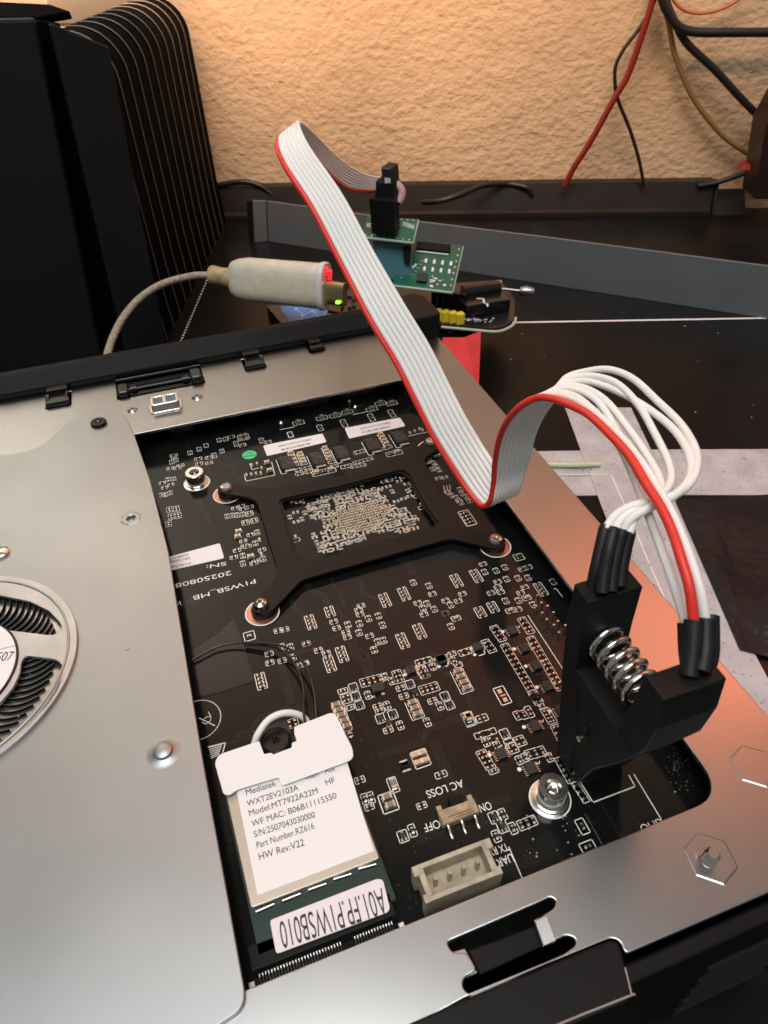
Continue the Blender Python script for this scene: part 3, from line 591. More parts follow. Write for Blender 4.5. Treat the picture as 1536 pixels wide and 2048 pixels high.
# small cluster by the switch
sot(G(90, 240)); part_s(G(145, 220), True, a=2.0); sot(G(145, 300)); part_s(G(210, 310), True, a=2.0); part_s(G(105, 360), True, a=2.0); ladder(G(265, 290), G(340, 260), 3, 1.8, 'r', vert=True)
for i in range(60):                                   # soldered pin tips dotted around the lower right
    p = G(random.uniform(230, 640), random.uniform(230, 500)); 
    if i % 3 == 0: pad(*xy(p), random.uniform(.15, .4), random.uniform(.15, .35), .12)
for i in range(70):
    u = random.gauss(0, 1); v = random.gauss(0, 1); p = (1365 + u * 16 + v * 10, 1530 + v * 28); pad(*xy(p), random.uniform(.1, .5), random.uniform(.08, .3), .05)
# upper area (zoom T1, T2)
for x, y in ((150, 850), (175, 880), (130, 900), (650, 660), (720, 650), (505, 720), (430, 760), (330, 800), (680, 780)): part_s(T1(x, y), True, a=2.0, b=1.3)
for x, y in ((115, 970), (190, 965), (225, 940), (420, 865), (540, 850), (540, 910), (430, 920), (150, 830), (780, 625), (1185, 680), (905, 715)): part_s(T1(x, y), a=2.1, b=1.4)
for x, y in ((835, 700), (1115, 665), (1430, 600), (595, 830)): part_s(T1(x, y), True, 'r', 2.6, 1.3)
x, y = xy(T1(915, 630)); srect(x, y, 3.4, 2.8); 
for a in (-.8, .8): put('cb', x + a, y, math.pi / 2)
for x, y in ((90, 1090), (50, 1180), (120, 1150), (60, 1260), (110, 1240), (25, 1130), (150, 1085), (20, 1260)): part_s(T1(x, y), random.random() < .5)
for x, y in ((1010, 940), (1065, 925), (950, 1050), (1003, 1043), (1055, 1035), (1108, 1030), (1115, 975)): put('c', *xy(T1(x, y)), math.pi / 2)
for x, y in ((1175, 915), (1205, 1000)): put('cg', *xy(T1(x, y)))
spx([T1(925, 1045), T1(945, 1110), T1(1260, 1045), T1(1225, 900)], .2); spx([T1(985, 920), T1(1010, 985), T1(1080, 965)], .2)
for x, y in ((70, 850), (385, 810), (630, 745), (950, 665), (1230, 590)):
    cx, cy = xy(T2(x, y), .5); q = MB(); q.box((cx, cy, .55), (4.0, 5.4, 1.0), 0, ch=.2); q.box((cx - .6, cy + 2.9, .4), (2.6, .7, .5), 1); q.box((cx + .2, cy - 3.1, .22), (3.0, 1.4, .35), 2)
    for k in range(9): q.box((cx + random.uniform(-1.4, 1.4), cy + random.uniform(-1.8, 1.8), 1.06), (random.uniform(.2, .6), random.uniform(.1, .35), .03), 1)
    obj('power_transistor', q, [CHIP, mat('dull_solder_grey', (.16, .155, .15), .4, .6), TIN], mb)
    sl([(cx - 2.6, cy + 3.2), (cx - 2.6, cy - 4), (cx - 1, cy - 4)], .2)
for a, b, n in ((T2(110, 755), T2(160, 865), 4), (T2(205, 765), T2(245, 855), 4), (T2(460, 705), T2(505, 800), 4), (T2(1030, 565), T2(1090, 660), 4)): capcol(a, b, n, 'cg', 1.9)
for a, b in ((T2(170, 925), T2(205, 915)), (T2(180, 965), T2(220, 955)), (T2(265, 905), T2(300, 895)), (T2(275, 945), T2(312, 935)), (T2(515, 845), T2(555, 835)), (T2(535, 890), T2(575, 880)), (T2(1075, 700), T2(1120, 685))): ladder(a, b, 2, 1.35, 'p', vert=True)
ladder(T2(780, 745), T2(855, 725), 3, 1.7, 'rp', vert=True); ladder(T2(770, 850), T2(930, 805), 5, 1.4, 'r', vert=True); ladder(T2(740, 890), T2(860, 870), 4, 1.2, 'r', vert=True)
x, y = xy(T2(450, 940)); srect(x, y, 7, 2.4); put('cg', x - 2.2, y); put('r', x, y); put('cg', x + 2, y)
x, y = xy(T2(1170, 750)); srect(x, y, 5, 2.2); put('cg', x + .8, y); put('r', x - 1.2, y); x, y = xy(T2(680, 885)); srect(x, y, 3.4, 1.5); put('r', x, y)
for p in (T2(410, 490), T2(655, 445), T2(935, 385), T2(1145, 345), T2(105, 560)): part_s(p, True, 'r', 4.2 if p[0] > 650 else 3.2, 1.6)
for p in (T2(190, 440), T2(430, 390), T2(690, 330), T2(940, 300), T2(1145, 240), T2(565, 365), T2(1030, 240)): x, y = xy(p); srect(x, y, 3.6, 2.0); put('cb', x, y)
spx([T2(0, 510), T2(150, 480)], .2); spx([T2(750, 355), T2(890, 325)], .2)
for p in (T2(1330, 550), T2(1380, 530), T2(1430, 510), T2(1460, 520)): put('c', *xy(p), math.pi / 2)
spx([T2(1320, 575), T2(1520, 530)], .2)
# rear connectors half hidden under the rail
RC = mat('dull_connector_shell', (.22, .21, .19), .4, 1, bump=.05, bscale=400, mottle=.4, mscale=300)
for x0, x1, h in ((581, 663, 4), (696, 772, 4.5), (330, 372, 2.5), (840, 860, 3)):
    a, b = at(x0, 812, 3), at(x1, 800, 3); q = MB(); q.box(((a.x + b.x) / 2, 193.5, h / 2), (b.x - a.x, 9, h)); obj('port_shell', q, RC, mb, bev=.2)
for p in (T2(710, 215), T2(770, 275), T2(10, 440), T1(1330, 470)): x, y = xy(p, 1); q = MB(); q.lathe((x, y, 0), [(.7, 0), (.7, 1.2), (.3, 1.6), (.01, 1.7)], 12); obj('solder_post', q, TIN, mb)
for i in range(5): pad(*xy(T1(1350 + i * 16, 455 - i * 4)), .2, .8, .4); pad(*xy(T2(760 + i * 22, 280 - i * 5)), .25, 1.0, .4)
# left of the bracket (L1) and right of it (R1)
for x, y in ((960, 360), (1040, 335), (1060, 370), (1150, 345), (1065, 780), (1085, 845), (985, 900), (1120, 850), (1305, 895), (945, 990), (1160, 700), (1200, 1065), (1230, 1040)): part_s(L1(x, y), a=1.9, b=1.2)
for x, y in ((860, 465), (920, 455), (985, 450), (1060, 440), (1060, 970), (1245, 670), (1060, 1070), (1220, 810), (1320, 1010)): part_s(L1(x, y), True, a=1.9, b=1.2)
for x, y in ((1145, 430), (1095, 545), (1205, 520)): cx, cy = xy(L1(x, y)); srect(cx, cy, 1.9, 1.9); put('r', cx, cy + .35); put('r', cx, cy - .35)
for x, y in ((1010, 670), (1000, 735), (1165, 990)): put('cg', *xy(L1(x, y)))
for x, y in ((1275, 775), (1300, 960)): put('c', *xy(L1(x, y)), math.pi / 2)
for x, y in ((145, 470), (235, 455), (120, 380), (210, 370), (110, 560)): part_s(L1(x, y), True, 'p', 2.4, 1.5)
for x, y in ((185, 280), (200, 530), (300, 680), (430, 780), (270, 520)): part_s(R1(x, y))
for x, y in ((110, 330), (150, 360), (180, 400), (210, 440), (140, 430), (80, 350), (460, 700), (500, 730), (540, 780), (440, 650), (310, 690), (350, 720), (400, 740), (450, 800)): part_s(R1(x, y), True)
for i in range(3):
    for j in range(4): pad(*xy(R1(260 + i * 32 + j * 3, 620 + j * 14 - i * 7)), .3, .3)
cx, cy = xy(R1(520, 965)); srect(cx, cy, 2.9, 6.0, .22); 
for k in range(4): fillc(cx + .3, cy + 2 - 1.3 * k, False, 'r'); pad(cx - 1, cy + 2 - 1.3 * k, .3, .5)
cx, cy = xy(R1(1085, 1395)); srect(cx, cy, 2.4, 2.2); put('r', cx, cy + .4); put('r', cx, cy - .4)
for x, y in ((800, 520),): x, y = xy(P1(x, y)); srect(x, y, 2.4, 2.5, .2); put('cs', x, y)
arr(P1(885, 850), 4)
for x, y in ((1010, 480), (1060, 472), (945, 650), (950, 715), (1040, 700), (1215, 575), (1170, 735), (1205, 720)): part_s(P1(x, y))
for x, y in ((1038, 600), (1100, 600), (1120, 675)): part_s(P1(x, y), True)
ladder(P1(1095, 1165), P1(1135, 1150), 2, 2.0, 'p', vert=True)
for x, y in ((900, 1285), (935, 1240)): part_s(P1(x, y))
# dense field of capacitors inside the bracket window
blob = [W(*p) for p in ((430, 370), (540, 240), (640, 260), (720, 210), (900, 230), (1080, 230), (1120, 380), (1290, 410), (1330, 440), (1400, 500), (1420, 600), (1230, 650), (1000, 640), (900, 720), (780, 740), (690, 790), (600, 840), (430, 830), (390, 680), (520, 600), (400, 500), (330, 430))]
B2 = [V(*xy(p)) for p in blob]
def inside(x, y, P):
    c = False; j = len(P) - 1
    for i in range(len(P)):
        if (P[i].y > y) != (P[j].y > y) and x < (P[j].x - P[i].x) * (y - P[i].y) / (P[j].y - P[i].y) + P[i].x: c = not c
        j = i
    return c
bx = sum(p.x for p in B2) / len(B2); by = sum(p.y for p in B2) / len(B2); ncap = 0
yy = min(p.y for p in B2)
while yy < max(p.y for p in B2):
    xx = min(p.x for p in B2)
    while xx < max(p.x for p in B2):
        if inside(xx, yy, B2):
            e = math.hypot((xx - bx - 1) / 11, (yy - by) / 7); r = random.random()
            if e < .8:
                put('cs', xx, yy, 0 if r < .93 else math.pi / 2)
                if r < .5: srect(xx, yy, 1.3, 1.0, .10)
            elif r < .8: part_s((xx, yy), random.random() < .5, random.choice(['r', 'p', 'cs']), 1.4, 1.0, raw=True)
        xx += 1.30
    yy += 1.0
for x, y in ((205, 345), (270, 355), (245, 455), (190, 500), (250, 545), (305, 520), (335, 460), (795, 195), (875, 190), (1175, 255), (1325, 250), (1110, 130), (1150, 150), (1240, 155), (1270, 120), (1090, 160), (1310, 180), (1135, 205), (1060, 225), (1210, 350), (1280, 325), (1340, 300), (390, 375), (1185, 120)): part_s(W(x, y), random.random() < .3, a=1.6, b=1.0)
for x, y in ((315, 335), (325, 370)): put('cs', *xy(W(x, y)))
for x, y in ((245, 695), (1445, 385), (1400, 275), (1355, 205), (720, 220)): put('c', *xy(W(x, y)), math.pi / 2); part_s(W(x + 10, y + 25), a=1.7, b=1.3, fill='.')
# pictogram circle and arrow print on the left
c = at(396, 1440, 0); sl([(c.x + 4.6 * math.cos(a), c.y + 4.6 * math.sin(a)) for a in (2 * math.pi * i / 40 for i in range(41))], .2)
spx([P1(435, 1120), P1(545, 1175)], .2); spx([P1(455, 1150), P1(480, 1165), P1(515, 1140), P1(520, 1110), P1(500, 1075)], .16); spx([P1(470, 1125), P1(500, 1105), P1(520, 1120)], .16)
for i in range(7): spx([P1(505 + i * 3, 1335 + i * 13), P1(600 - i * 4, 1310 + i * 13)], .17)
spx([P1(500, 1330), P1(625, 1300), P1(605, 1370)], .2)
VI = MB()
for i in range(520):
    x, y = random.uniform(-12, 74), random.uniform(30, 190); r = random.uniform(.12, .2); VI.lathe((x, y, .008), [(r, 0), (r * .5, .006), (.01, -.004)], 8)
tag(obj('vias', VI, mat('masked_via', (.035, .028, .022), .3, .3), mb), kind='stuff')
TR = MB()
for i in range(46):
    x, y = random.uniform(-10, 66), random.uniform(36, 185); pts = [V(x, y, .006)]; a = random.choice((0, 1, 2, 3)) * math.pi / 2; k_ = random.randint(2, 5); L1_ = random.uniform(3, 12); L2_ = random.uniform(1, 4); L3_ = random.uniform(3, 10)
    for j_ in range(k_):
        o_ = V(-math.sin(a), math.cos(a), 0) * .42 * j_; p_ = V(x, y, .006) + o_; q_ = p_ + V(math.cos(a), math.sin(a), 0) * L1_; r_ = q_ + V(math.cos(a + .785), math.sin(a + .785), 0) * L2_; t2 = r_ + V(math.cos(a), math.sin(a), 0) * L3_
        flatline(TR, [p_, q_, r_, t2], .17)
tag(obj('traces', TR, mat('masked_trace', (.014, .015, .014), .16, spec=.4), mb), kind='stuff')
obj('silkscreen', SK, SILK, mb); tag(obj('solder_pads', PD, TIN, mb), kind='stuff')
# printed words (the board is seen upside down)
tpx('P1WSB_MB', P1(840, 102), P1(385, 228), 0, 1.45, SILK, mb); tpx('20250808', L1(905, 1160), L1(195, 1330), 0, 1.5, SILK, mb); tpx('SN:', L1(845, 1045), L1(592, 1095), 0, 1.3, SILK, mb); tpx('V', L1(285, 1545), L1(225, 1550), 0, 1.5, SILK, mb)
E2 = E
tpx('AC LOSS', E(1168, 378), E(820, 492), 0, 1.5, SILK, mb); tpx('OFF', E(945, 765), E(795, 810), 0, 1.5, SILK, mb); tpx('ON', E(1435, 590), E(1325, 625), 0, 1.5, SILK, mb)
Gz = Z(740, 1430, 2.56)
tpx('TX RX', Gz(697, 655), Gz(600, 690), 0, 1.3, SILK, mb); tpx('UART', Gz(722, 708), Gz(618, 750), 0, 1.4, SILK, mb); tpx('GPIO', Z(1136, 1500, 3.7375)(690, 508), Z(1136, 1500, 3.7375)(530, 565), 0, 1.5, SILK, mb)
# stickers
def sticker(px, z, m, name='sticker', t=.08, r=.6):
    return plate(name, [rnd(p2(px, z), r)], z, t, m, mb)
def bars(p0, p1, h, n, z, m, parent):
    a, b = at(*p0, z), at(*p1, z); q = MB(); u = (b - a); L_ = u.length; u.normalize(); v = V(-u.y, u.x, 0); x = 0
    while x < L_: 
        ww = random.choice((.12, .2, .3)); s_ = a + u * x; q.quad(s_, s_ + u * ww, s_ + u * ww + v * h, s_ + v * h); x += ww + random.choice((.12, .2, .34))
    obj('barcode_print', q, m, parent)
sticker([(526, 891), (645, 867), (653, 884), (534, 912)], .1, WHITE)
sticker([(689, 856), (800, 835), (811, 852), (698, 877)], .1, WHITE)
T1b = Z(280, 760, 3.657)
tpx('380525341598', T1b(1250, 428), T1b(1010, 480), .1, .95, INK, mb); bars(T1b(1240, 458), T1b(1030, 505), .95, 12, .13, INK, mb)
T2b = Z(660, 760, 3.657); tpx('380525341597', T2b(440, 305), T2b(215, 352), .1, .95, INK, mb); bars(T2b(430, 335), T2b(232, 378), .9, 12, .13, INK, mb)
sticker([L1(85, 990), L1(765, 808), L1(822, 1000), L1(120, 1160)], .1, WHITE)
for s_, a, b in (('P1WSB', (390, 1050), (140, 1100)), ('0012508', (385, 985), (130, 1035)), ('25080717', (365, 940), (125, 995))): tpx(s_, L1(*a), L1(*b), .1, .85, INK, mb)
# (machine readable square left out)
c = at(499, 910, 0); q = MB(); q.lathe(c + V(0, 0, .05), [(2.15, 0), (2.15, .06), (.01, .06)], 40); obj('round_sticker', q, mat('green_sticker', (.08, .60, .27), .5), mb)
tpx('QC', (506, 903), (492, 905), .13, .8, INK, mb); tpx('PASS', (510, 908), (488, 912), .13, .8, INK, mb)
# insulating film on the left
plate('insulating_film', [p2([(360, 1318), (440, 1265), (468, 1236), (486, 1290), (510, 1362), (440, 1385), (370, 1400)], .15)], .15, .1, mat('dark_clear_film', (.012, .012, .012), .12, spec=.5, alpha=.75), mb)
# spacers
def spacer(x, y, zt, r, label=None):
    c = at(x, y, zt); q = MB()
    q.lathe((c.x, c.y, 0), [(r * 1.36, .01), (r * 1.36, .12), (r * 1.2, .2), (r * 1.15, .5), (r, .6), (r, zt - .12), (r * .95, zt), (r * .55, zt), (r * .42, zt - .5), (r * .38, .6), (.01, .3)], 40); obj('spacer', q, BRIGHT, mb)
    q = MB(); q.lathe((c.x, c.y, .02), [(r * 1.45, 0), (r * 1.45, .04), (r * 1.36, .04)], 40, cap=False); obj('spacer_ring', q, SILK, mb)
spacer(388, 944, 4.0, 2.6); spacer(1107, 1573, 4.6, 2.65)
# switch
def onboard(): pass
sw = MB(); ca, cb_ = at(908, 1648, 1.2), at(955, 1632, 1.2); c = at(917, 1625, 1.4)
sw.box((c.x, c.y, 1.05), (7.2, 2.7, 1.7), ch=.2); sw.box((c.x - 3.0, c.y + 1.7, .9), (.9, 1.2, 1.2)); sw.box((c.x + 3.0, c.y + 1.7, .9), (.9, 1.2, 1.2)); so = obj('switch_body', sw, OCHRE, mb)
q = MB(); q.box((c.x + .4, c.y + 1.95, 1.1), (2.6, 1.8, 1.5)); obj('switch_lever', q, BLK, so, bev=.15)
q = MB(); q.box((c.x, c.y - .35, 1.92), (4.6, .18, .06)); q.box((c.x + .6, c.y - .85, 1.92), (4.0, .14, .06)); obj('switch_groove', q, mat('dark_brass', (.12, .08, .02), .5), so)
for dx in (-2.6, 0, 2.6):
    q = MB(); q.tube([V(c.x + dx, c.y - 1.2, 1.0), V(c.x + dx, c.y - 1.9, .9), V(c.x + dx, c.y - 2.4, .25), V(c.x + dx, c.y - 3.5, .2)], .32, 8); obj('lead', q, TIN, so)
spx([E(915, 705), E(985, 880), E(1005, 875)], .2)
# four-pin socket
c = at(915, 1740, 6.0); us = MB(); X0, X1, Y0, Y1, HZ = c.x - 6.2, c.x + 6.2, c.y - 2.9, c.y + 2.9, 6.2
us.box(((X0 + X1) / 2, Y1 - .4, HZ / 2), (X1 - X0, .8, HZ)); us.box((X0 + .5, c.y, HZ / 2), (1.0, 4.2, HZ)); us.box((X1 - .5, c.y, HZ / 2), (1.0, 4.2, HZ)); us.box((c.x, Y0 + .4, HZ / 2), (X1 - X0, .8, HZ - .02)); us.box((c.x, c.y, 1.2), (X1 - X0 - .3, 5.2, 2.4))
us.box((X0 - .15, Y1 - .9, HZ / 2 + .2), (1.3, 1.6, HZ)); us.box((X1 + .15, Y1 - .9, HZ / 2 + .2), (1.3, 1.6, HZ)); us.box((X0 - .1, Y0 + .6, HZ / 2), (.9, 1.3, HZ - .1)); us.box((X1 + .1, Y0 + .6, HZ / 2), (.9, 1.3, HZ - .1))
uo = obj('pin_socket', us, IVORY, mb, bev=.12)
for k in range(4):
    q = MB(); q.box((c.x - 3.75 + 2.5 * k, c.y + .2, 3.6), (.6, .6, 4.2)); obj('pin', q, mat('dull_pin', (.45, .38, .27), .35, 1), uo)
spx([Gz(240, 885), Gz(210, 895), Gz(262, 1050)], .16)

# ------------------------------------------------------------------ black clamp bracket
br = thing('clamp_bracket', 'flat black X shaped metal bracket with a rectangular window screwed over the board', 'bracket', (37, 132, 1))
ZB = 2.3
bo = [(455, 964), (512, 976), (537, 977), (700, 948), (764, 924), (813, 908), (838, 891), (855, 876), (880, 868), (888, 885), (870, 902), (851, 914), (849, 926), (887, 987), (922, 1049), (936, 1057), (988, 1065), (1007, 1071), (1013, 1083), (1004, 1094), (990, 1097), (906, 1077), (892, 1079), (660, 1143), (603, 1160), (556, 1209), (542, 1223), (526, 1228), (507, 1222), (503, 1209), (515, 1194), (540, 1171), (554, 1146), (553, 1130), (514, 1003), (499, 995), (444, 986), (434, 979), (438, 968)]
bh = [(557, 998), (686, 970), (803, 938), (818, 947), (852, 1010), (878, 1047), (868, 1055), (617, 1123), (600, 1120), (590, 1108)]
plate('bracket_plate', [rnd(p2(bo, ZB), 1.0, 3), rnd(p2(bh, ZB), [1.6, 0, 1, 1, 0, 1.2, 1.2, 1, 1, 1], 4)], ZB, 1.0, BRACK, br, bev=.16)
q = MB(); vs, fs, me = flat([rnd([v.to_2d() for v in (at(x, y, ZB) for x, y in bh)], 1.2, 3), rnd([(Vector(at(x, y, ZB).to_2d()) - V(36.8, 132).to_2d()) * .965 + V(36.8, 132).to_2d() for x, y in bh], 1.2, 3)], ZB - .5, .9, .1); bpy.data.meshes.remove(me); q.add(vs, fs); obj('window_rim', q, BRACK, br)
for x, y, big in ((452, 976, 1), (522, 1212, 2), (992, 1080, 1), (862, 884, 1)):
    c = at(x, y, ZB); q = MB()
    q.lathe(c, [(1.9, .02), (1.9, .25), (1.5, .8 + .5 * (big - 1)), (.8, 1.05 + .7 * (big - 1)), (.45, 1.0 + .7 * (big - 1)), (.01, .7)], 28); obj('screw', q, mat('dark_screw', (.42, .40, .38), .22, 1), br)
    q = MB(); q.lathe((c.x, c.y, .02), [(3.75, 0), (3.75, .03), (1.5, .03)], 48, cap=False); cr = obj('copper_ring', q, COPPER, mb)
    q = MB(); q.lathe((c.x, c.y, .03), [(4.05, 0), (4.05, .04), (3.75, .04)], 48, cap=False); obj('ring_outline', q, SILK, cr)
    q = MB(); q.lathe((c.x, c.y, .06), [(2.5, 0), (2.5, 1.2)], 32); obj('bracket_foot', q, BRACK, br)

# ------------------------------------------------------------------ wireless card
wc = thing('wireless_card', 'small wireless card with a large white label lying flat near the front of the board', 'wireless card', (2, 55, 2))
ZK = 4.4
sh = p2([(453, 1560), (696, 1480), (759, 1716), (502, 1816)], ZK); sh = [sh[3], sh[2], sh[2] + V(-1.0, 27.2).to_2d() * .84, sh[3] + V(-1.0, 27.2).to_2d() * .84]
SHM = mat('shield_can', (.52, .49, .42), .4, 1, bump=.01, bscale=900)
plate('shield_can', [rnd(sh, .4, 3)], ZK, 1.3, SHM, wc, bev=.12)
lb_ = p2([Z(380, 1380, 3.072)(*p) for p in ((282, 600), (965, 440), (1130, 990), (415, 1262))], ZK + .08)
plate('card_label', [rnd(lb_, .25, 3)], ZK + .08, .08, WHITE, wc)
gp = p2([(500, 1822), (764, 1718), (790, 1800), (540, 1900)], 3.2)
dxy = sh[0] - sh[1]
cardo = [sh[0] + V(-.4, .0).to_2d(), sh[1] + V(.5, 0).to_2d(), sh[1] + V(.7, -6.5).to_2d(), sh[0] + V(.3, -6.5).to_2d()]
card = [sh[3] + V(-.4, 2).to_2d(), sh[2] + V(.4, 2).to_2d(), sh[1] + V(.6, -6.4).to_2d(), sh[0] + V(-.2, -6.4).to_2d()]
plate('card_board', [card], 3.1, .8, DKGREEN, wc)
q = MB()
for k in range(5):
    a = V(*sh[0], 3.5) + (V(*sh[1], 3.5) - V(*sh[0], 3.5)) * ((k + .5) / 5); q.tube([a + V(-1.6, -.5 + .1 * k, 0), a + V(1.4, -.35, 0)], .25, 6)
obj('shield_solder', q, BRIGHT, wc)
K = Z(380, 1380, 3.072); zk = ZK + .1
for s_, a, b, h in (('Mediatek', (347, 648), (531, 588), 1.6), ('WXT2EV2103A', (353, 716), (668, 615), 1.6), ('Model:MT7922A22M', (366, 776), (788, 634), 1.6), ('WF MAC: B06B11115550', (381, 842), (903, 664), 1.6), ('S/N:2507043030000', (395, 906), (771, 782), 1.6), ('Part Number.RZ616', (413, 974), (766, 850), 1.6), ('HW Rev:V22', (427, 1046), (704, 955), 1.7), ('main', (713, 552), (791, 528), 1.2), ('Aux', (832, 513), (893, 494), 1.5), ('HF', (838, 586), (893, 567), 1.6)):
    tpx(s_, K(*a), K(*b), zk, h * .70, INK, wc)
# (machine readable square left out)
ls = p2([K(490, 1415), K(1150, 1160), K(1185, 1165), K(1228, 1340), K(1215, 1365), K(530, 1622)], 3.5)
plate('part_number_sticker', [rnd(ls, .5, 3)], 3.5, .1, PINKW, wc)
tpx('A01.FP.P1WSB010', K(1178, 1216), K(543, 1428), 3.52, 3.9, INK, wc)
# translucent flap
FLAP = mat('milky_film', (.90, .90, .90), .3, 0, trans=.12, coat=.2)
fo = [K(*p) for p in ((150, 445), (178, 395), (425, 312), (440, 350), (455, 393), (498, 384), (512, 395), (625, 352), (625, 325), (655, 312), (640, 265), (640, 225), (860, 140), (892, 142), (1000, 360), (1003, 410), (985, 432), (560, 560), (240, 648), (205, 640))]
fo = [K(*p) for p in ((150, 445), (178, 395), (425, 312), (455, 393), (498, 384), (512, 395), (625, 352), (625, 325), (655, 312), (640, 265), (640, 225), (860, 140), (892, 142), (1000, 360), (1003, 410), (985, 432), (560, 590), (545, 535), (290, 612), (240, 648), (205, 640))]
plate('milky_flap', [rnd(p2(fo, 5.3), [1.2, 1.2, .2, .2, .2, .2, .2, .2, .2, .2, .4, 1, 1, 1, 1, 1.5, .6, .4, .4, 1, 1], 4)], 5.3, .25, FLAP, wc, bev=.1)
# hold-down screw and post
c = at(552, 1482, 3.2); q = MB(); q.lathe((c.x, c.y, .5), [(3.0, 0), (3.0, 2.7), (2.4, 3.1), (.8, 3.1), (.5, 2.6), (.01, 2.6)], 24); hs_ = obj('hold_down_screw', q, BLKG, wc)
q = MB(); q.box((c.x, c.y, 3.66), (1.9, .45, .12)); q.box((c.x, c.y, 3.66), (.45, 1.9, .12)); obj('cross_slot', q, mat('slot_void', (.001, .001, .001), .8), hs_)
q = MB(); q.box((c.x - .4, c.y + 2.6, 1.4), (7, 3.4, 1.8)); q.box((c.x + 1.5, c.y - 1.5, 1.2), (9, 4, 2)); obj('post_block', q, CHIP, wc)
# edge slot with its contacts
s0, s1 = at(505, 1960, 1.2), at(800, 1850, 1.2); st = thing('card_slot', 'black edge slot with fine metal contacts at the front end of the wireless card', 'connector slot', ((s0.x + s1.x) / 2, s0.y, 0))
q = MB(); cx = (s0.x + s1.x) / 2; cy = (s0.y + s1.y) / 2; q.box((cx, cy + 2.6, 1.6), (23.5, 3.6, 3.0)); obj('slot_body', q, BLK, st, bev=.2)
for i in range(46):
    if 27 < i < 32: continue
    if i == 0 or True:
        q = MB(); X = cx - 10.8 + i * .48; 
        if 'ct' not in ME: q.tube([V(0, .9, .7), V(0, .2, .6), V(0, -.4, .12), V(0, -1.3, .1)], .12, 5); ME['ct'] = q.mesh('contact', [BRIGHT])
        link('contact', ME['ct'], st, V(X, cy + .1, .05))
for xx in (cx - 12.2, cx + 12.2): q = MB(); q.box((xx, cy - .2, .25), (1.0, 1.0, .4)); obj('anchor_tab', q, TIN, st, bev=.1)

# ------------------------------------------------------------------ antenna cables
ac = tag(obj('white_antenna_cable', (lambda q: (q.tube(crom([ad(508, 1490, 140), ad(516, 1468, 139), ad(535, 1442, 139), ad(560, 1428, 139), ad(588, 1427, 140), ad(610, 1438, 141), ad(620, 1462, 141)], 8), .68, 12), q)[1])(MB()), GREYW), 'short pale grey cable arching beside the milky flap and black screw', 'antenna cable')
BC = mat('black_cable_sleeve', (.012, .012, .012), .25, spec=.6)
q = MB(); q.tube(crom([at(490, 1289, .8), at(540, 1292, 1.5), at(572, 1308, 2.4), at(596, 1340, 3), at(607, 1380, 3.6), at(607, 1420, 5), at(612, 1455, 5)], 8), .28, 10)
tag(obj('black_cable_and_shadow', q, BC), 'thin black cable curving over the board to the milky flap, inner of two', 'antenna cable')
q = MB(); q.tube(crom([at(384, 1320, 1), at(440, 1292, 1.2), at(500, 1285, 1.8), at(575, 1296, 3), at(612, 1335, 3.6), at(628, 1385, 4), at(634, 1450, 5)], 8), .28, 10)  # second tube stands in for the inner cable's dark reflection on the board
tag(obj('black_cable_and_shadow', q, BC), 'thin black tube for the dark reflection of the inner cable, curving from under the cover plate to the milky flap, outer of two', 'antenna cable')

# ------------------------------------------------------------------ ribbon cable
rb = thing('ribbon_cable', 'flat light grey ribbon cable with one red edge arching from adapter to test clip', 'ribbon cable', (60, 130, 20))
RP = [((760, 383), (782, 358), 352, 360), ((722, 384), (736, 350), 332, 340), ((690, 378), (698, 332), 305, 315), ((655, 350), (662, 303), 275, 285), ((615, 310), (632, 272), 245, 252), ((575, 275), (608, 250), 220, 224),
      ((553, 285), (598, 249), 206, 209), ((564, 330), (620, 296), 196, 198), ((619, 417), (684, 388), 189, 190), ((678, 530), (744, 497), 184, 184), ((737, 644), (808, 606), 179, 179), ((787, 727), (859, 690), 177, 177), ((824, 800), (897, 765), 176, 176), ((858, 868), (929, 828), 176, 175), ((892, 924), (962, 884), 176, 175), ((922, 970), (990, 928), 176, 174), ((948, 1003), (1012, 966), 175, 173), ((965, 1014), (1033, 985), 174, 171), ((978, 1000), (1042, 970), 171, 168), ((984, 965), (1050, 940), 168, 165), ((986, 925), (1060, 912), 163, 161), ((994, 878), (1070, 870), 156, 156), ((1011, 841), (1084, 836), 149, 151), ((1038, 812), (1102, 808), 144, 148), ((1070, 797), (1118, 780), 141, 146)]
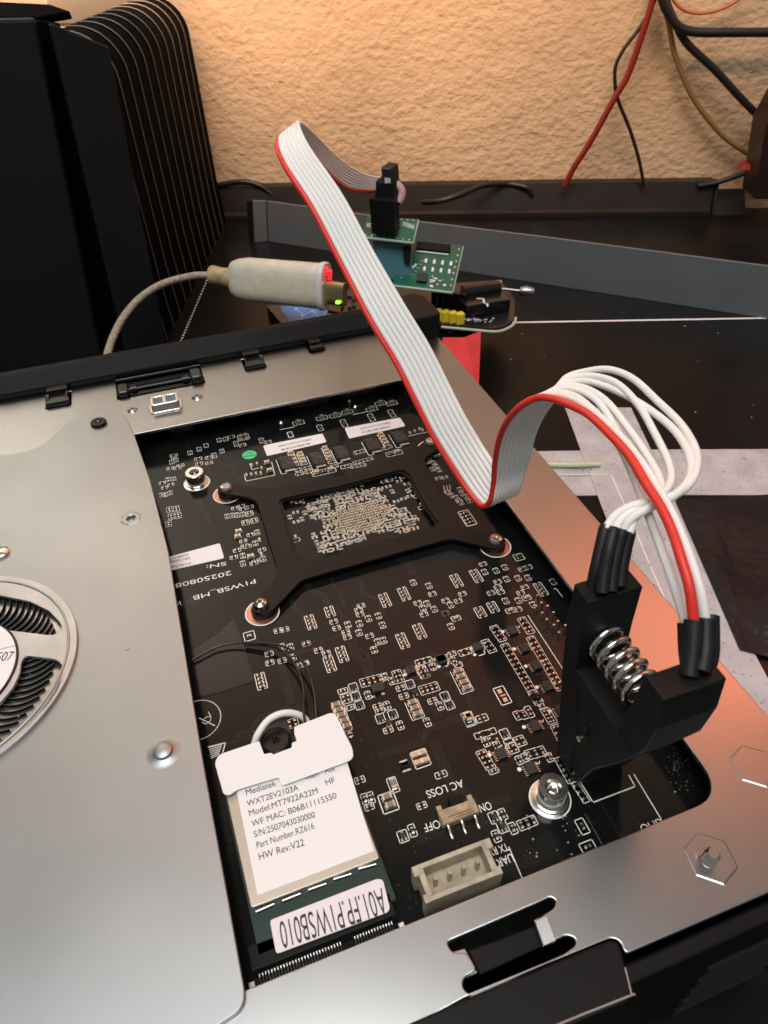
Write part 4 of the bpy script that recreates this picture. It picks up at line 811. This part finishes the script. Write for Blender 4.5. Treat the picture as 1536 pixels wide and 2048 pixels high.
ctl = {0: (REDW, [(1103, 797, 138), (1132, 807, 134), (1174, 827, 129), (1217, 866, 123), (1259, 912, 118), (1288, 961, 114), (1321, 1013, 110), (1344, 1062, 108), (1360, 1111, 106), (1379, 1176, 105), (1388, 1250, 106)]),
       1: (GREYW, [(1112, 790, 139), (1150, 800, 135), (1195, 830, 130), (1240, 872, 124), (1283, 925, 118), (1315, 975, 114), (1350, 1040, 110), (1378, 1110, 108), (1400, 1180, 107), (1412, 1250, 108)]),
       2: (GREYW, [(1115, 785, 142), (1155, 795, 140), (1200, 835, 134), (1235, 885, 128), (1262, 940, 122), (1290, 1010, 116), (1318, 1085, 112), (1345, 1160, 109), (1372, 1248, 109)]),
       3: (GREYW, [(1120, 778, 144), (1160, 782, 142), (1200, 808, 138), (1238, 870, 132), (1280, 930, 126), (1325, 1000, 119), (1365, 1090, 113), (1395, 1170, 111), (1418, 1252, 111)]),
       4: (GREYW, [(1125, 774, 145), (1165, 775, 143), (1210, 800, 139), (1255, 855, 134), (1290, 905, 129), (1318, 955, 124), (1318, 990, 119), (1292, 1012, 115), (1270, 1035, 113), (1258, 1066, 112)]),
       5: (GREYW, [(1130, 768, 146), (1180, 764, 145), (1240, 785, 142), (1300, 820, 138), (1350, 862, 133), (1378, 910, 127), (1380, 955, 121), (1350, 990, 116), (1300, 1015, 113), (1262, 1038, 112), (1245, 1068, 112)]),
       6: (GREYW, [(1130, 762, 147), (1178, 752, 146), (1230, 765, 143), (1275, 808, 139), (1310, 868, 134), (1338, 928, 128), (1340, 968, 122), (1312, 998, 117), (1270, 1018, 114), (1240, 1040, 113), (1228, 1066, 112)]),
       7: (GREYW, [(1132, 756, 148), (1168, 744, 148), (1217, 739, 146), (1265, 757, 143), (1314, 801, 139), (1363, 850, 134), (1392, 902, 128), (1391, 945, 122), (1368, 978, 118), (1325, 1000, 115), (1270, 1010, 114), (1232, 1030, 113), (1212, 1058, 112)])}
NW = 8; wi = []
for i in range(NW):
    f = (i + .5) / NW; pts = []
    for a, b, da, db in RP:
        pa, pb = ad(*a, da), ad(*b, db); pts.append(pa * (1 - f) + pb * f)
    pts += [ad(*p) for p in ctl[i][1]]
    q = MB(); q.tube(crom(pts, 6), .72 if i else .76, 10); wi.append(obj('wire', q, ctl[i][0], rb))
# clear webbing between the conductors on the flat part
q = MB(); EA = crom([ad(*a, da) * .95 + ad(*b, db) * .05 for a, b, da, db in RP], 4); EB = crom([ad(*a, da) * .05 + ad(*b, db) * .95 for a, b, da, db in RP], 4)
k = len(EA)
q.add(EA + EB, [(i, i + 1, i + 1 + k, i + k) for i in range(k - 1)], 0, True); wb_ = obj('webbing', q, mat('ribbon_web', (.62, .61, .58), .5), rb)
so_ = wb_.modifiers.new('thick', 'SOLIDIFY'); so_.thickness = .25 * S; so_.offset = 0
# shrink tubes
for a in (((1184, 1180, 113), (1192, 1140, 112), (1202, 1095, 112), (1212, 1050, 112.5)), ((1204, 1186, 111), (1210, 1140, 111), (1218, 1098, 111), (1229, 1056, 112)), ((1222, 1182, 112), (1226, 1142, 112), (1234, 1100, 112), (1246, 1058, 112)), ((1240, 1172, 113), (1243, 1138, 113), (1250, 1100, 113), (1260, 1058, 113))):
    q = MB(); q.tube(crom([ad(*p) for p in a], 6), [1.05] * 18 + [.9], 12); obj('shrink_tube', q, SHRINK, rb)
for a in (((1378, 1352, 106), (1384, 1300, 106), (1388, 1240, 106)), ((1402, 1345, 106), (1410, 1300, 107), (1411, 1238, 107.5)), ((1382, 1345, 108), (1376, 1300, 109), (1374, 1246, 109)), ((1412, 1335, 109), (1420, 1300, 110), (1420, 1232, 111))):
    q = MB(); q.tube(crom([ad(*p) for p in a], 6), 1.35, 12); obj('shrink_tube', q, SHRINK, rb)

# ------------------------------------------------------------------ test clip
tc = thing('test_clip', 'black spring test clip standing upright on the board near its right corner', 'test clip', (55, 48, 1))
JX0, JX1, YC = 50.4, 60.2, 48.0; CL = mat('clip_black_plastic', (.006, .0065, .006), .5, bump=.02, bscale=400, spec=.2)
bj = [(55.0, 42.2), (59.3, 42.2), (59.0, 34), (57.6, 24), (55.2, 12), (53.2, 2), (52.6, .6), (48.4, .6), (48.8, 6), (49.2, 13), (51, 19), (54.0, 26), (54.6, 34)]
q = MB(); q.prism([V(JX0, a, b) for a, b in bj], V(JX1 - JX0, 0, 0)); obj('rear_jaw', q, CL, tc, bev=.25)
fj = [(2 * YC - a, b) for a, b in [(55.0, 42.1), (59.3, 42.1), (60.1, 36), (59.6, 29), (56.5, 20), (52.2, 10), (50.3, 2), (49.8, .7), (48.4, .7), (48.8, 6), (49.2, 13), (51, 19), (54.0, 26), (54.6, 34)]]; q = MB(); q.prism([V(JX0 + .3, a, b) for a, b in fj], V(JX1 - JX0 + .5, 0, 0)); obj('front_jaw', q, CL, tc, bev=.25)
q = MB(); q.prism([V(JX0 + .15, a, b) for a, b in ((57.4, 26), (38.2, 26), (40.6, 19), (44.6, 10), (46, 3), (50.5, 3), (54, 10), (56.2, 18))], V(JX1 - JX0 - .1, 0, 0)); q.tube([V(JX0 - .25, YC, 16.5), V(JX1 + 1, YC, 16.5)], 1.0, 12); obj('pivot', q, CL, tc)
q = MB()
for i in range(6): q.box(((JX0 + JX1) / 2, 59.15 - .18 * i, 39.5 - 1.5 * i), (JX1 - JX0 - 1.2, .5, .5)); q.box(((JX0 + JX1) / 2 + .5, 36.75 + .0 * i, 40.2 - 1.1 * i), (JX1 - JX0 - 1.2, .5, .45))
tag(obj('grip_ridges', q, CL, tc), kind='stuff')
q = MB(); ps = []
for i in range(5 * 20 + 1):
    a = 2 * math.pi * i / 20; ps.append(V(55.4 + 3.0 * math.cos(a), 54.8 - 11.4 * i / 100, 31.2 + 3.0 * math.sin(a)))
q.tube(ps, .58, 8); obj('coil_spring', q, BRIGHT, tc)
q = MB(); q.tube([V(JX0 - .25, YC + .5, 13), V(JX0 + .3, YC + .5, 13)], .55, 12); obj('pivot_pin', q, BRIGHT, tc)
q = MB()
for i in range(11):
    p = at(1072 + (i % 6) * 11, 1206 + (i % 6) * 13 + (i // 6) * 22, 0); q.tube([p, p + V(random.uniform(-.3, .3), .3, random.uniform(2.2, 3.4))], .3, 6)
tag(obj('pin_tips', q, TIN, mb), kind='stuff')
q = MB(); q.box((54.8, YC, .7), (5.2, 4.0, 1.3)); obj('memory_chip', q, CHIP, mb)

# ------------------------------------------------------------------ things on the desk behind
PLG = mat('pearl_plug_plastic', (.66, .60, .47), .4, sss=.15, mottle=.08, mscale=200, bump=.02, bscale=600)
def frame3(a, b, side):
    ax = (b - a).normalized(); s_ = (side - ax * side.dot(ax)).normalized(); return ax, s_, ax.cross(s_)
def rloft(q, a, b, side, secs_, n=24, mi=0, p=3.2):
    ax, s_, u = frame3(a, b, side); L_ = (b - a).length; rings = []
    for t, hw, hh in secs_:
        for j in range(n):
            th = 2 * math.pi * j / n; c_, d_ = math.cos(th), math.sin(th)
            r = (abs(c_) ** p + abs(d_) ** p) ** (-1 / p); rings.append(a + ax * L_ * t + s_ * hw * r * c_ + u * hh * r * d_)
    m_ = len(secs_); q.add(rings, [(i * n + j, i * n + (j + 1) % n, (i + 1) * n + (j + 1) % n, (i + 1) * n + j) for i in range(m_ - 1) for j in range(n)], mi, True)
    q.add(rings[:n], [tuple(range(n - 1, -1, -1))], mi); q.add(rings[-n:], [tuple(range(n))], mi)
pc = thing('usb_plug_cable', 'pearl white computer plug with braided pale cable plugged into the small boards', 'plug cable', at(560, 570, -40))
a, b = ad(462, 556, 372), ad(648, 573, 352)
UPV = V(0, .35, 1)
q = MB(); rloft(q, a, b, UPV, [(0, 6, 3.5), (.03, 8.2, 5.2), (.1, 9.6, 6.4), (.2, 10.4, 7), (.94, 10.6, 7.2), (1, 10.2, 7)]); obj('plug_body', q, PLG, pc)
q = MB(); rloft(q, a + (b - a) * .965, b + (b - a) * .03, UPV, [(0, 10.6, 7.4), (.2, 11.3, 8), (.8, 11.3, 8), (1, 10.8, 7.6)], mi=0); obj('plug_collar', q, mat('white_collar', (.72, .70, .68), .3, sss=.2), pc)
q = MB(); rloft(q, ad(420, 549, 376), ad(470, 558, 371), UPV, [(0, 4.2, 4.2), (.1, 4.8, 4.8), (.45, 4.4, 4.4), (.9, 5.0, 5.0), (1, 5.0, 5.0)], p=2); obj('strain_relief', q, mat('worn_gold_relief', (.42, .32, .17), .4, mottle=.3, mscale=300), pc)
q = MB(); rloft(q, ad(650, 584, 350), ad(690, 590, 345), UPV, [(0, 5.4, 2.4), (1, 5.4, 2.4)], p=6); obj('plug_shell', q, mat('gold_plug_shell', (.62, .52, .26), .3, 1), pc)
q = MB(); cpts = crom([ad(424, 550, 376), ad(385, 552, 376), ad(330, 566, 372), ad(285, 592, 366), ad(250, 630, 360), ad(228, 670, 352), ad(214, 712, 345), ad(208, 760, 338)], 10); q.tube(cpts, 1.75, 12)
obj('braided_cable', q, mat('braided_sleeve', (.36, .31, .23), .7, bump=.6, bscale=900, mottle=.35, mscale=700), pc)
q = MB(); q.lathe(ad(676, 606, 344), [(1.3, 0), (1.2, .8), (.01, 1)], 12); obj('green_lamp', q, mat('green_led', (.35, 1.0, .08), .4, emit=1.6), pc)
q = MB(); q.lathe(ad(657, 548, 347), [(1.9, 0), (1.9, 1.5), (.01, 1.9)], 12); q.tube([ad(652, 535, 349), ad(660, 545, 348), ad(659, 560, 348)], .9, 8); obj('red_lamp', q, mat('red_led', (1.0, .02, .03), .4, emit=.9), pc)

# box under the boards
ZX = -41
bx_ = thing('card_box', 'dark printed card box with blue front and red end beneath the small boards', 'card box', at(760, 640, ZD))
tp = pp([(533, 612), (900, 560), (958, 668), (585, 672)], ZX); q = MB(); q.prism(tp, V(0, 0, -(ZX - ZD))); obj('box_body', q, mat('box_dark_print', (.015, .018, .025), .3), bx_)
q = MB(); q.add(pp([(560, 613), (742, 588), (760, 640), (588, 660)], ZX + .1), [(0, 1, 2, 3)]); obj('blue_print', q, mat('blue_box_print', (.05, .20, .55), .35, mottle=.5, mscale=60), bx_)
q = MB()
nds = [(592, 618), (606, 630), (625, 622), (640, 636), (655, 622), (600, 645), (630, 648), (665, 638), (900, 665), (912, 658), (690, 618)]
for x, y in nds: c = at(x, y, ZX + .15); q.lathe(c, [(1.1, 0), (.01, .02)], 10)
for i, j in ((0, 1), (1, 2), (2, 3), (3, 4), (5, 6), (3, 7), (8, 9), (1, 5)): flatline(q, pp([nds[i], nds[j]], ZX + .2), .4)
obj('network_print', q, mat('pale_blue_print', (.5, .65, .8), .4), bx_)
q = MB(); fl = [ad(886, 676, 335), ad(930, 676, 335), ad(962, 663, 332), ad(957, 790, 300), ad(880, 790, 300)]; q.prism(fl, V(.3, 1.5, -.5)); obj('red_flap', q, mat('red_box_card', (.62, .03, .04), .45, mottle=.1, mscale=100), bx_, bev=.1)
q = MB(); text('M', ad(912, 716, 323), ad(903, 722, 322), 3, SILK, bx_, up=V(0, -.6, .8), lift=.5)

# programmer board
pg = thing('programmer_board', 'long black programmer circuit board with yellow jumpers and rounded end behind the ribbon', 'circuit board', at(840, 620, -36))
ZP = -34
po = p2([(650, 598), (700, 578), (1000, 560), (1030, 596), (1028, 640), (1000, 658), (883, 648), (720, 632), (655, 620)], ZP)
plate('programmer_pcb', [rnd(po, [.5, .5, 3, 6, 6, 6, .5, .5, .5], 6)], ZP, 1.6, mat('programmer_pcb_black', (.012, .012, .013), .3), pg)
q = MB(); edge = [V(v.x, v.y, ZP - 1.1) for v in rnd(p2([(883, 650), (1000, 661), (1029, 646), (1032, 632)], ZP), [0, 6, 6, 0], 6)]; q.tube(edge, .8, 6); obj('pale_pcb_edge', q, mat('pale_laminate_edge', (.48, .46, .38), .5), pg)
for i in range(4):
    c = at(876 + i * 14.5, 630 + i * 2.2, ZP + 2.4); q = MB(); q.box(c, (3.9, 3.6, 5.6)); obj('yellow_jumper', q, mat('yellow_plastic', (.80, .62, .03), .4), pg, bev=.2)
for i in range(6):
    q = MB(); q.box(at(868 + i * 12, 602 + i * 1, ZP + 5), (2.4, 2.4, 10)); obj('header_block', q, BLK, pg, bev=.2)
q = MB(); c = at(965, 606, ZP + 3.5); q.box(c, (24, 15, 7), rot=Matrix.Rotation(-.05, 3, 'Z')); obj('micro_connector', q, BLKG, pg, bev=.5)
q = MB()
for i in range(26): c = at(925 + random.uniform(0, 62), 639 + random.uniform(-3, 5), ZP + .1); q.box(c, (random.uniform(.3, 1.1), random.uniform(.3, 1.2), .06))
spq = pp([(955, 597), (967, 597), (968, 607), (975, 607), (975, 612)], ZP + 7.1); flatline(q, spq, .9)
tag(obj('white_print', q, SILK, pg), kind='stuff')
q = MB(); q.tube([at(925, 585, ZP + 8), at(998, 575, ZP + 8)], 3.5, 16); obj('crystal_can', q, BLKG, pg)
q = MB(); q.lathe(at(998, 566, ZP + 10), [(1.8, 0), (1.5, 1), (.01, 1.4)], 16); obj('solder_joint', q, BRIGHT, pg)
q = MB(); q.tube([at(1004, 578, ZP + 2), at(1042, 582, ZP + 2)], .8, 8); q.tube([at(1040, 582, ZP + 2), at(1052, 583, ZP + 2), at(1068, 584, ZP + 2)], [2.2, 3, 2], 12); obj('metal_pin', q, mat('grey_pin', (.3, .3, .33), .25, .9), pg)
q = MB()
for i in range(12): q.box(at(690 + random.uniform(-8, 25), 603 + random.uniform(-12, 14), ZP + .6), (random.uniform(.8, 2.2), random.uniform(.8, 1.6), 1.2))
obj('small_parts', q, mat('purple_black_part', (.03, .015, .03), .3), pg); tag(bpy.context.scene.objects[-1] if False else pg)

# lower adapter: green board
g2 = thing('lower_adapter_board', 'square green adapter board with white printed pads to the right of the teal socket', 'adapter board', ad(860, 535, 350))
def tilted(pxs, ds, th, name, m, parent, bev=0):
    vs = [ad(*p, d_) for p, d_ in zip(pxs, ds)]; n_ = (vs[1] - vs[0]).cross(vs[2] - vs[0]).normalized()
    if n_.z < 0: n_ = -n_
    q = MB(); q.prism(vs, -n_ * th); return obj(name, q, m, parent, bev=bev), n_
GP = [(800, 478), (926, 491), (905, 583), (786, 569)]; GD = [368, 366, 346, 348]
_, gn = tilted(GP, GD, 1.5, 'green_board', GREEN, g2)
def gpt(u, v, lift=.1):
    c = [ad(*p, d_) for p, d_ in zip(GP, GD)]; return (c[0] * (1 - u) + c[1] * u) * (1 - v) + (c[3] * (1 - u) + c[2] * u) * v + gn * lift
q = MB(); lo = [gpt(u, 1.0, -.7) + V(0, -.1, -.1) for u in (0, 1)]; q.tube(lo, .75, 6); q.tube([gpt(1, 0, -.7), gpt(1, 1, -.7)], .55, 6); obj('board_edge', q, mat('pale_green_edge', (.42, .52, .42), .5), g2)
gx = (gpt(1, .5) - gpt(0, .5)).normalized(); gy = gn.cross(gx); GR = Matrix((gx, gy, gn)).transposed()
q = MB()
for i in range(4):
    for j in range(2): q.box(gpt(.47 + i * .135 + j * .0, .42 + j * .17 + .0, .1), (1.2, 2.6, .2), rot=GR)
obj('board_pads', q, mat('white_pads', (.8, .8, .76), .5), g2)
q = MB(); q.box(gpt(.46, .82, .9), (5, 5, 1.8), rot=GR); obj('chip', q, CHIP, g2, bev=.15)
q = MB(); q.box(gpt(.55, .14, .9), (17, 4.5, 1.8), rot=GR); obj('header_strip', q, BLK, g2, bev=.15)
q = MB(); q.box(gpt(.55, .24, .3), (16, .7, .3), rot=GR)
for i in range(14): q.box(gpt(random.uniform(.6, .85), random.uniform(.72, .95), .1), (random.uniform(.4, 1.6), random.uniform(.4, 1.4), .12), rot=GR)
for i in range(4): q.box(gpt(.26 + .02 * i, .62 - .03 * i, .1), (.9, 1.4, .1), rot=GR)
tag(obj('board_print', q, SILK, g2), kind='stuff')
# teal socket under the upper adapter
TEAL = mat('teal_socket_plastic', (.05, .16, .19), .35, bump=.03, bscale=200)
ts = thing('socket_block', 'teal blue socket block holding the upper green adapter above the lower one', 'socket', ad(785, 520, 350))
c0, c1 = ad(745, 482, 352), ad(822, 488, 352); c2, c3 = ad(826, 560, 352), ad(765, 560, 352)
q = MB(); q.prism([c0, c1, c2, c3], V(3, 14, 0)); sk = obj('socket_body', q, TEAL, ts, bev=.5)
q = MB(); q.prism([ad(806, 493, 350), ad(822, 490, 351), ad(820, 530, 350), ad(808, 525, 350)], V(.3, 1, 0)); obj('socket_lever', q, BLK, sk)
# upper adapter with its pin header and plug
g1 = thing('upper_adapter_board', 'small green adapter board on top of the teal socket under the black header', 'adapter board', ad(775, 460, 345))
UP_ = [(735, 432), (836, 438), (826, 484), (722, 472)]; UD = [362, 360, 346, 348]
_, un = tilted(UP_, UD, 1.5, 'green_board', GREEN, g1)
def upt(u, v, lift=.1):
    c = [ad(*p, d_) for p, d_ in zip(UP_, UD)]; return (c[0] * (1 - u) + c[1] * u) * (1 - v) + (c[3] * (1 - u) + c[2] * u) * v + un * lift
q = MB(); q.tube([upt(0, 1, -.7), upt(1, 1, -.7), upt(1, .02, -.7)], .75, 6); obj('board_edge', q, mat('pale_green_edge', (.42, .52, .42), .5), g1)
q = MB(); ux_ = (upt(1, .5) - upt(0, .5)).normalized(); UR = Matrix((ux_, un.cross(ux_), un)).transposed()
for i in range(7): q.box(upt(.74 + .035 * i, .25 + .02 * i, .05), (.35, 3.2, .06), rot=UR); q.box(upt(.05 + .03 * i, .45, .05), (.35, 3.2, .06), rot=UR)
tag(obj('board_print', q, SILK, g1), kind='stuff')
q = MB(); q.prism([ad(743, 467, 346), ad(790, 471, 345), ad(800, 458, 352), ad(756, 452, 353)], V(0, 2, 15)); hd = obj('pin_header', q, BLK, g1, bev=.3)
q = MB(); q.prism([ad(757, 448, 345), ad(781, 451, 345), ad(780, 428, 345), ad(758, 427, 345)], V(0, .6, 0)); obj('key_notch', q, mat('slot_void', (.001, .001, .001), .8), hd)
ic = thing('ribbon_plug', 'black ribbon cable plug pushed onto the header of the upper green board', 'cable plug', ad(780, 400, 345))
a, b, c_, d_ = ad(753, 416, 347), ad(789, 420, 346), ad(802, 408, 352), ad(770, 402, 353)
q = MB(); q.prism([a, b, c_, d_], V(0, 2, 11)); obj('plug_housing', q, BLK, ic, bev=.3)
q = MB(); e = [ad(766, 384, 347), ad(787, 387, 347), ad(801, 376, 352), ad(782, 372, 353)]; q.prism(e, V(0, 2.5, 10)); obj('strain_clip', q, BLKG, ic, bev=.4)
q = MB(); q.prism([ad(770, 367, 345), ad(781, 368, 345), ad(781, 357, 345), ad(770, 356, 345)], V(0, .8, 0)); obj('clip_window', q, mat('pale_grey_spot', (.4, .4, .4), .4), ic)
q = MB(); q.tube(crom([ad(790, 366, 350), ad(803, 380, 350), ad(802, 395, 350), ad(797, 404, 350)], 5), 1.9, 8); obj('folded_ribbon_end', q, mat('pinkish_ribbon_end', (.60, .38, .36), .5), ic)

# ------------------------------------------------------------------ cables by the wall
def wallp(x, y, off):                         # sight line met off mm in front of the wall
    d_ = ray(x, y); t_ = (wa + wn * off - CAM).dot(wn) / d_.dot(wn); return CAM + d_ * t_
def wcable(name, pts, r, m, lab, off=12):
    q = MB(); q.tube(crom([wallp(p[0], p[1], p[2] if len(p) > 2 else off) for p in pts], 8), r, 10); return tag(obj(name, q, m), lab, 'cable')
RC_ = mat('dark_red_cable', (.20, .012, .008), .4); BK_ = mat('black_round_cable', (.012, .010, .010), .4)
wcable('red_cable', [(1312, -60), (1305, 0), (1284, 70), (1256, 150), (1230, 195), (1180, 285), (1148, 335), (1130, 372)], 2.1, RC_, 'dark red cable hanging down the wall to the desk lip', 16)
wcable('thin_black_cable', [(1325, -60), (1310, 0), (1280, 55), (1250, 95), (1232, 130), (1230, 165), (1236, 200), (1260, 260), (1278, 320), (1288, 372)], 1.2, BK_, 'thin black cable crossing behind the dark red cable on the wall', 12)
wcable('thick_black_cable', [(1318, -60), (1325, 0), (1345, 40), (1365, 58), (1400, 65), (1460, 65), (1560, 65)], 2.6, BK_, 'thick black cable bending to run level to the right along the wall', 20)
wcable('black_branch_cable', [(1330, -40), (1332, 0), (1350, 45), (1375, 88), (1430, 140), (1480, 195), (1520, 235)], 2.3, BK_, 'black cable slanting down right across the wall behind the level one', 16)
wcable('brown_yellow_cable', [(1320, -60), (1330, 0), (1340, 60), (1350, 110), (1378, 180), (1410, 230), (1450, 275), (1500, 310)], 1.7, mat('ochre_cable', (.22, .14, .04), .5), 'ochre brown cable curving down to the dark object at the right edge', 10)
wcable('orange_cable', [(1335, -30), (1350, 5), (1375, 23), (1410, 26), (1450, 15), (1480, -5), (1500, -40)], 1.0, mat('orange_cable', (.45, .12, .05), .5), 'thin orange cable looping through the top right corner', 10)
wcable('short_black_cable', [(430, 372), (462, 366), (490, 364), (520, 372), (545, 390)], 2.0, BK_, 'short black cable emerging between tower and wall above the lip', 8)
q = MB(); q.tube(crom([at(845, 405, -38), at(880, 402, -34), at(925, 388, -31), at(965, 372, -31), wallp(1010, 368, 8), wallp(1052, 375, 10), wallp(1065, 392, 10)], 8), 1.9, 10)
tag(obj('lying_black_cable', q, BK_), 'black cable lying over the desk lip to the right of the ribbon plug', 'cable')
wcable('right_black_cable', [(1395, 372), (1430, 366), (1480, 350), (1510, 335)], 1.8, BK_, 'black cable running up from the lip end to the dark object', 10)
do = thing('dark_speaker_box', 'dark blurry object standing on the desk at the right edge by the wall', 'dark box', wallp(1520, 405, 30))
q = MB(); a = wallp(1475, 403, 26); b = wallp(1570, 403, 26); a.z = b.z = -33; top_a = wallp(1515, 180, 26)
q.prism([a, b, b + V(0, 0, 120), top_a + V(0, 0, 10) + wd * 8, wallp(1505, 230, 26)], -wn * 40 if False else wn * 25); obj('box_body', q, mat('dark_maroon_plastic', (.02, .008, .007), .4), do, bev=1)
q = MB(); q.lathe(wallp(1497, 335, 30), [(7, 0), (6, 3), (.01, 4)], 16); obj('red_cap', q, mat('dull_red_plastic', (.25, .015, .012), .4), do)

t_ = MB(); t_.prism([wallp(118, 45, 30), wallp(285, 45, 30), wallp(285, -60, 30), wallp(118, -60, 30)], wn * 20)
tag(obj('pale_box', t_, mat('pale_grey_card', (.10, .09, .08), .7), bev=2), 'pale grey blurred box behind the top of the black tower, top left', 'box')
# solder dots and pins on the two adapter boards
q = MB()
for i in range(8):
    for v_ in (.08, .93): q.box(upt(.08 + .12 * i, v_, .1), (.9, .9, .2), rot=UR)
obj('solder_dots', q, TIN, g1)
q = MB()
for i in range(7): q.box(gpt(.12, .12 + .12 * i, .1), (.9, .9, .2), rot=GR); q.box(gpt(.95, .1 + .13 * i, .1), (.8, .8, .2), rot=GR)
for i in range(5): q.box(gpt(.3 + .03 * i, .75 - .08 * i, .1), (1.6, .25, .1), rot=GR)
obj('solder_dots', q, TIN, g2)
# specks on the sheet metal
q = MB()
for i in range(70):
    c = V(random.uniform(-62, -14), random.uniform(20, 190), ZC + .01) if i < 45 else V(random.uniform(72, 88), random.uniform(25, 200), ZF + .01)
    r = random.uniform(.05, .16); q.lathe(c, [(r, 0), (.01, r * .5)], 6)
tag(obj('metal_dust', q, mat('pale_dust', (.5, .48, .45), .8)), kind='stuff', label='tiny pale dust specks on the silver sheet metal')
# dust on the desk
q = MB()
for i in range(90):
    c = V(random.uniform(60, 330), random.uniform(60, 330), ZD + .1); r = random.uniform(.15, .45); q.lathe(c, [(r, 0), (.01, r * .6)], 6)
tag(obj('dust_specks', q, mat('pale_dust', (.5, .48, .45), .8)), kind='stuff', label='pale dust specks scattered on the black desk')
SC.render.resolution_x = 768; SC.render.resolution_y = 1024
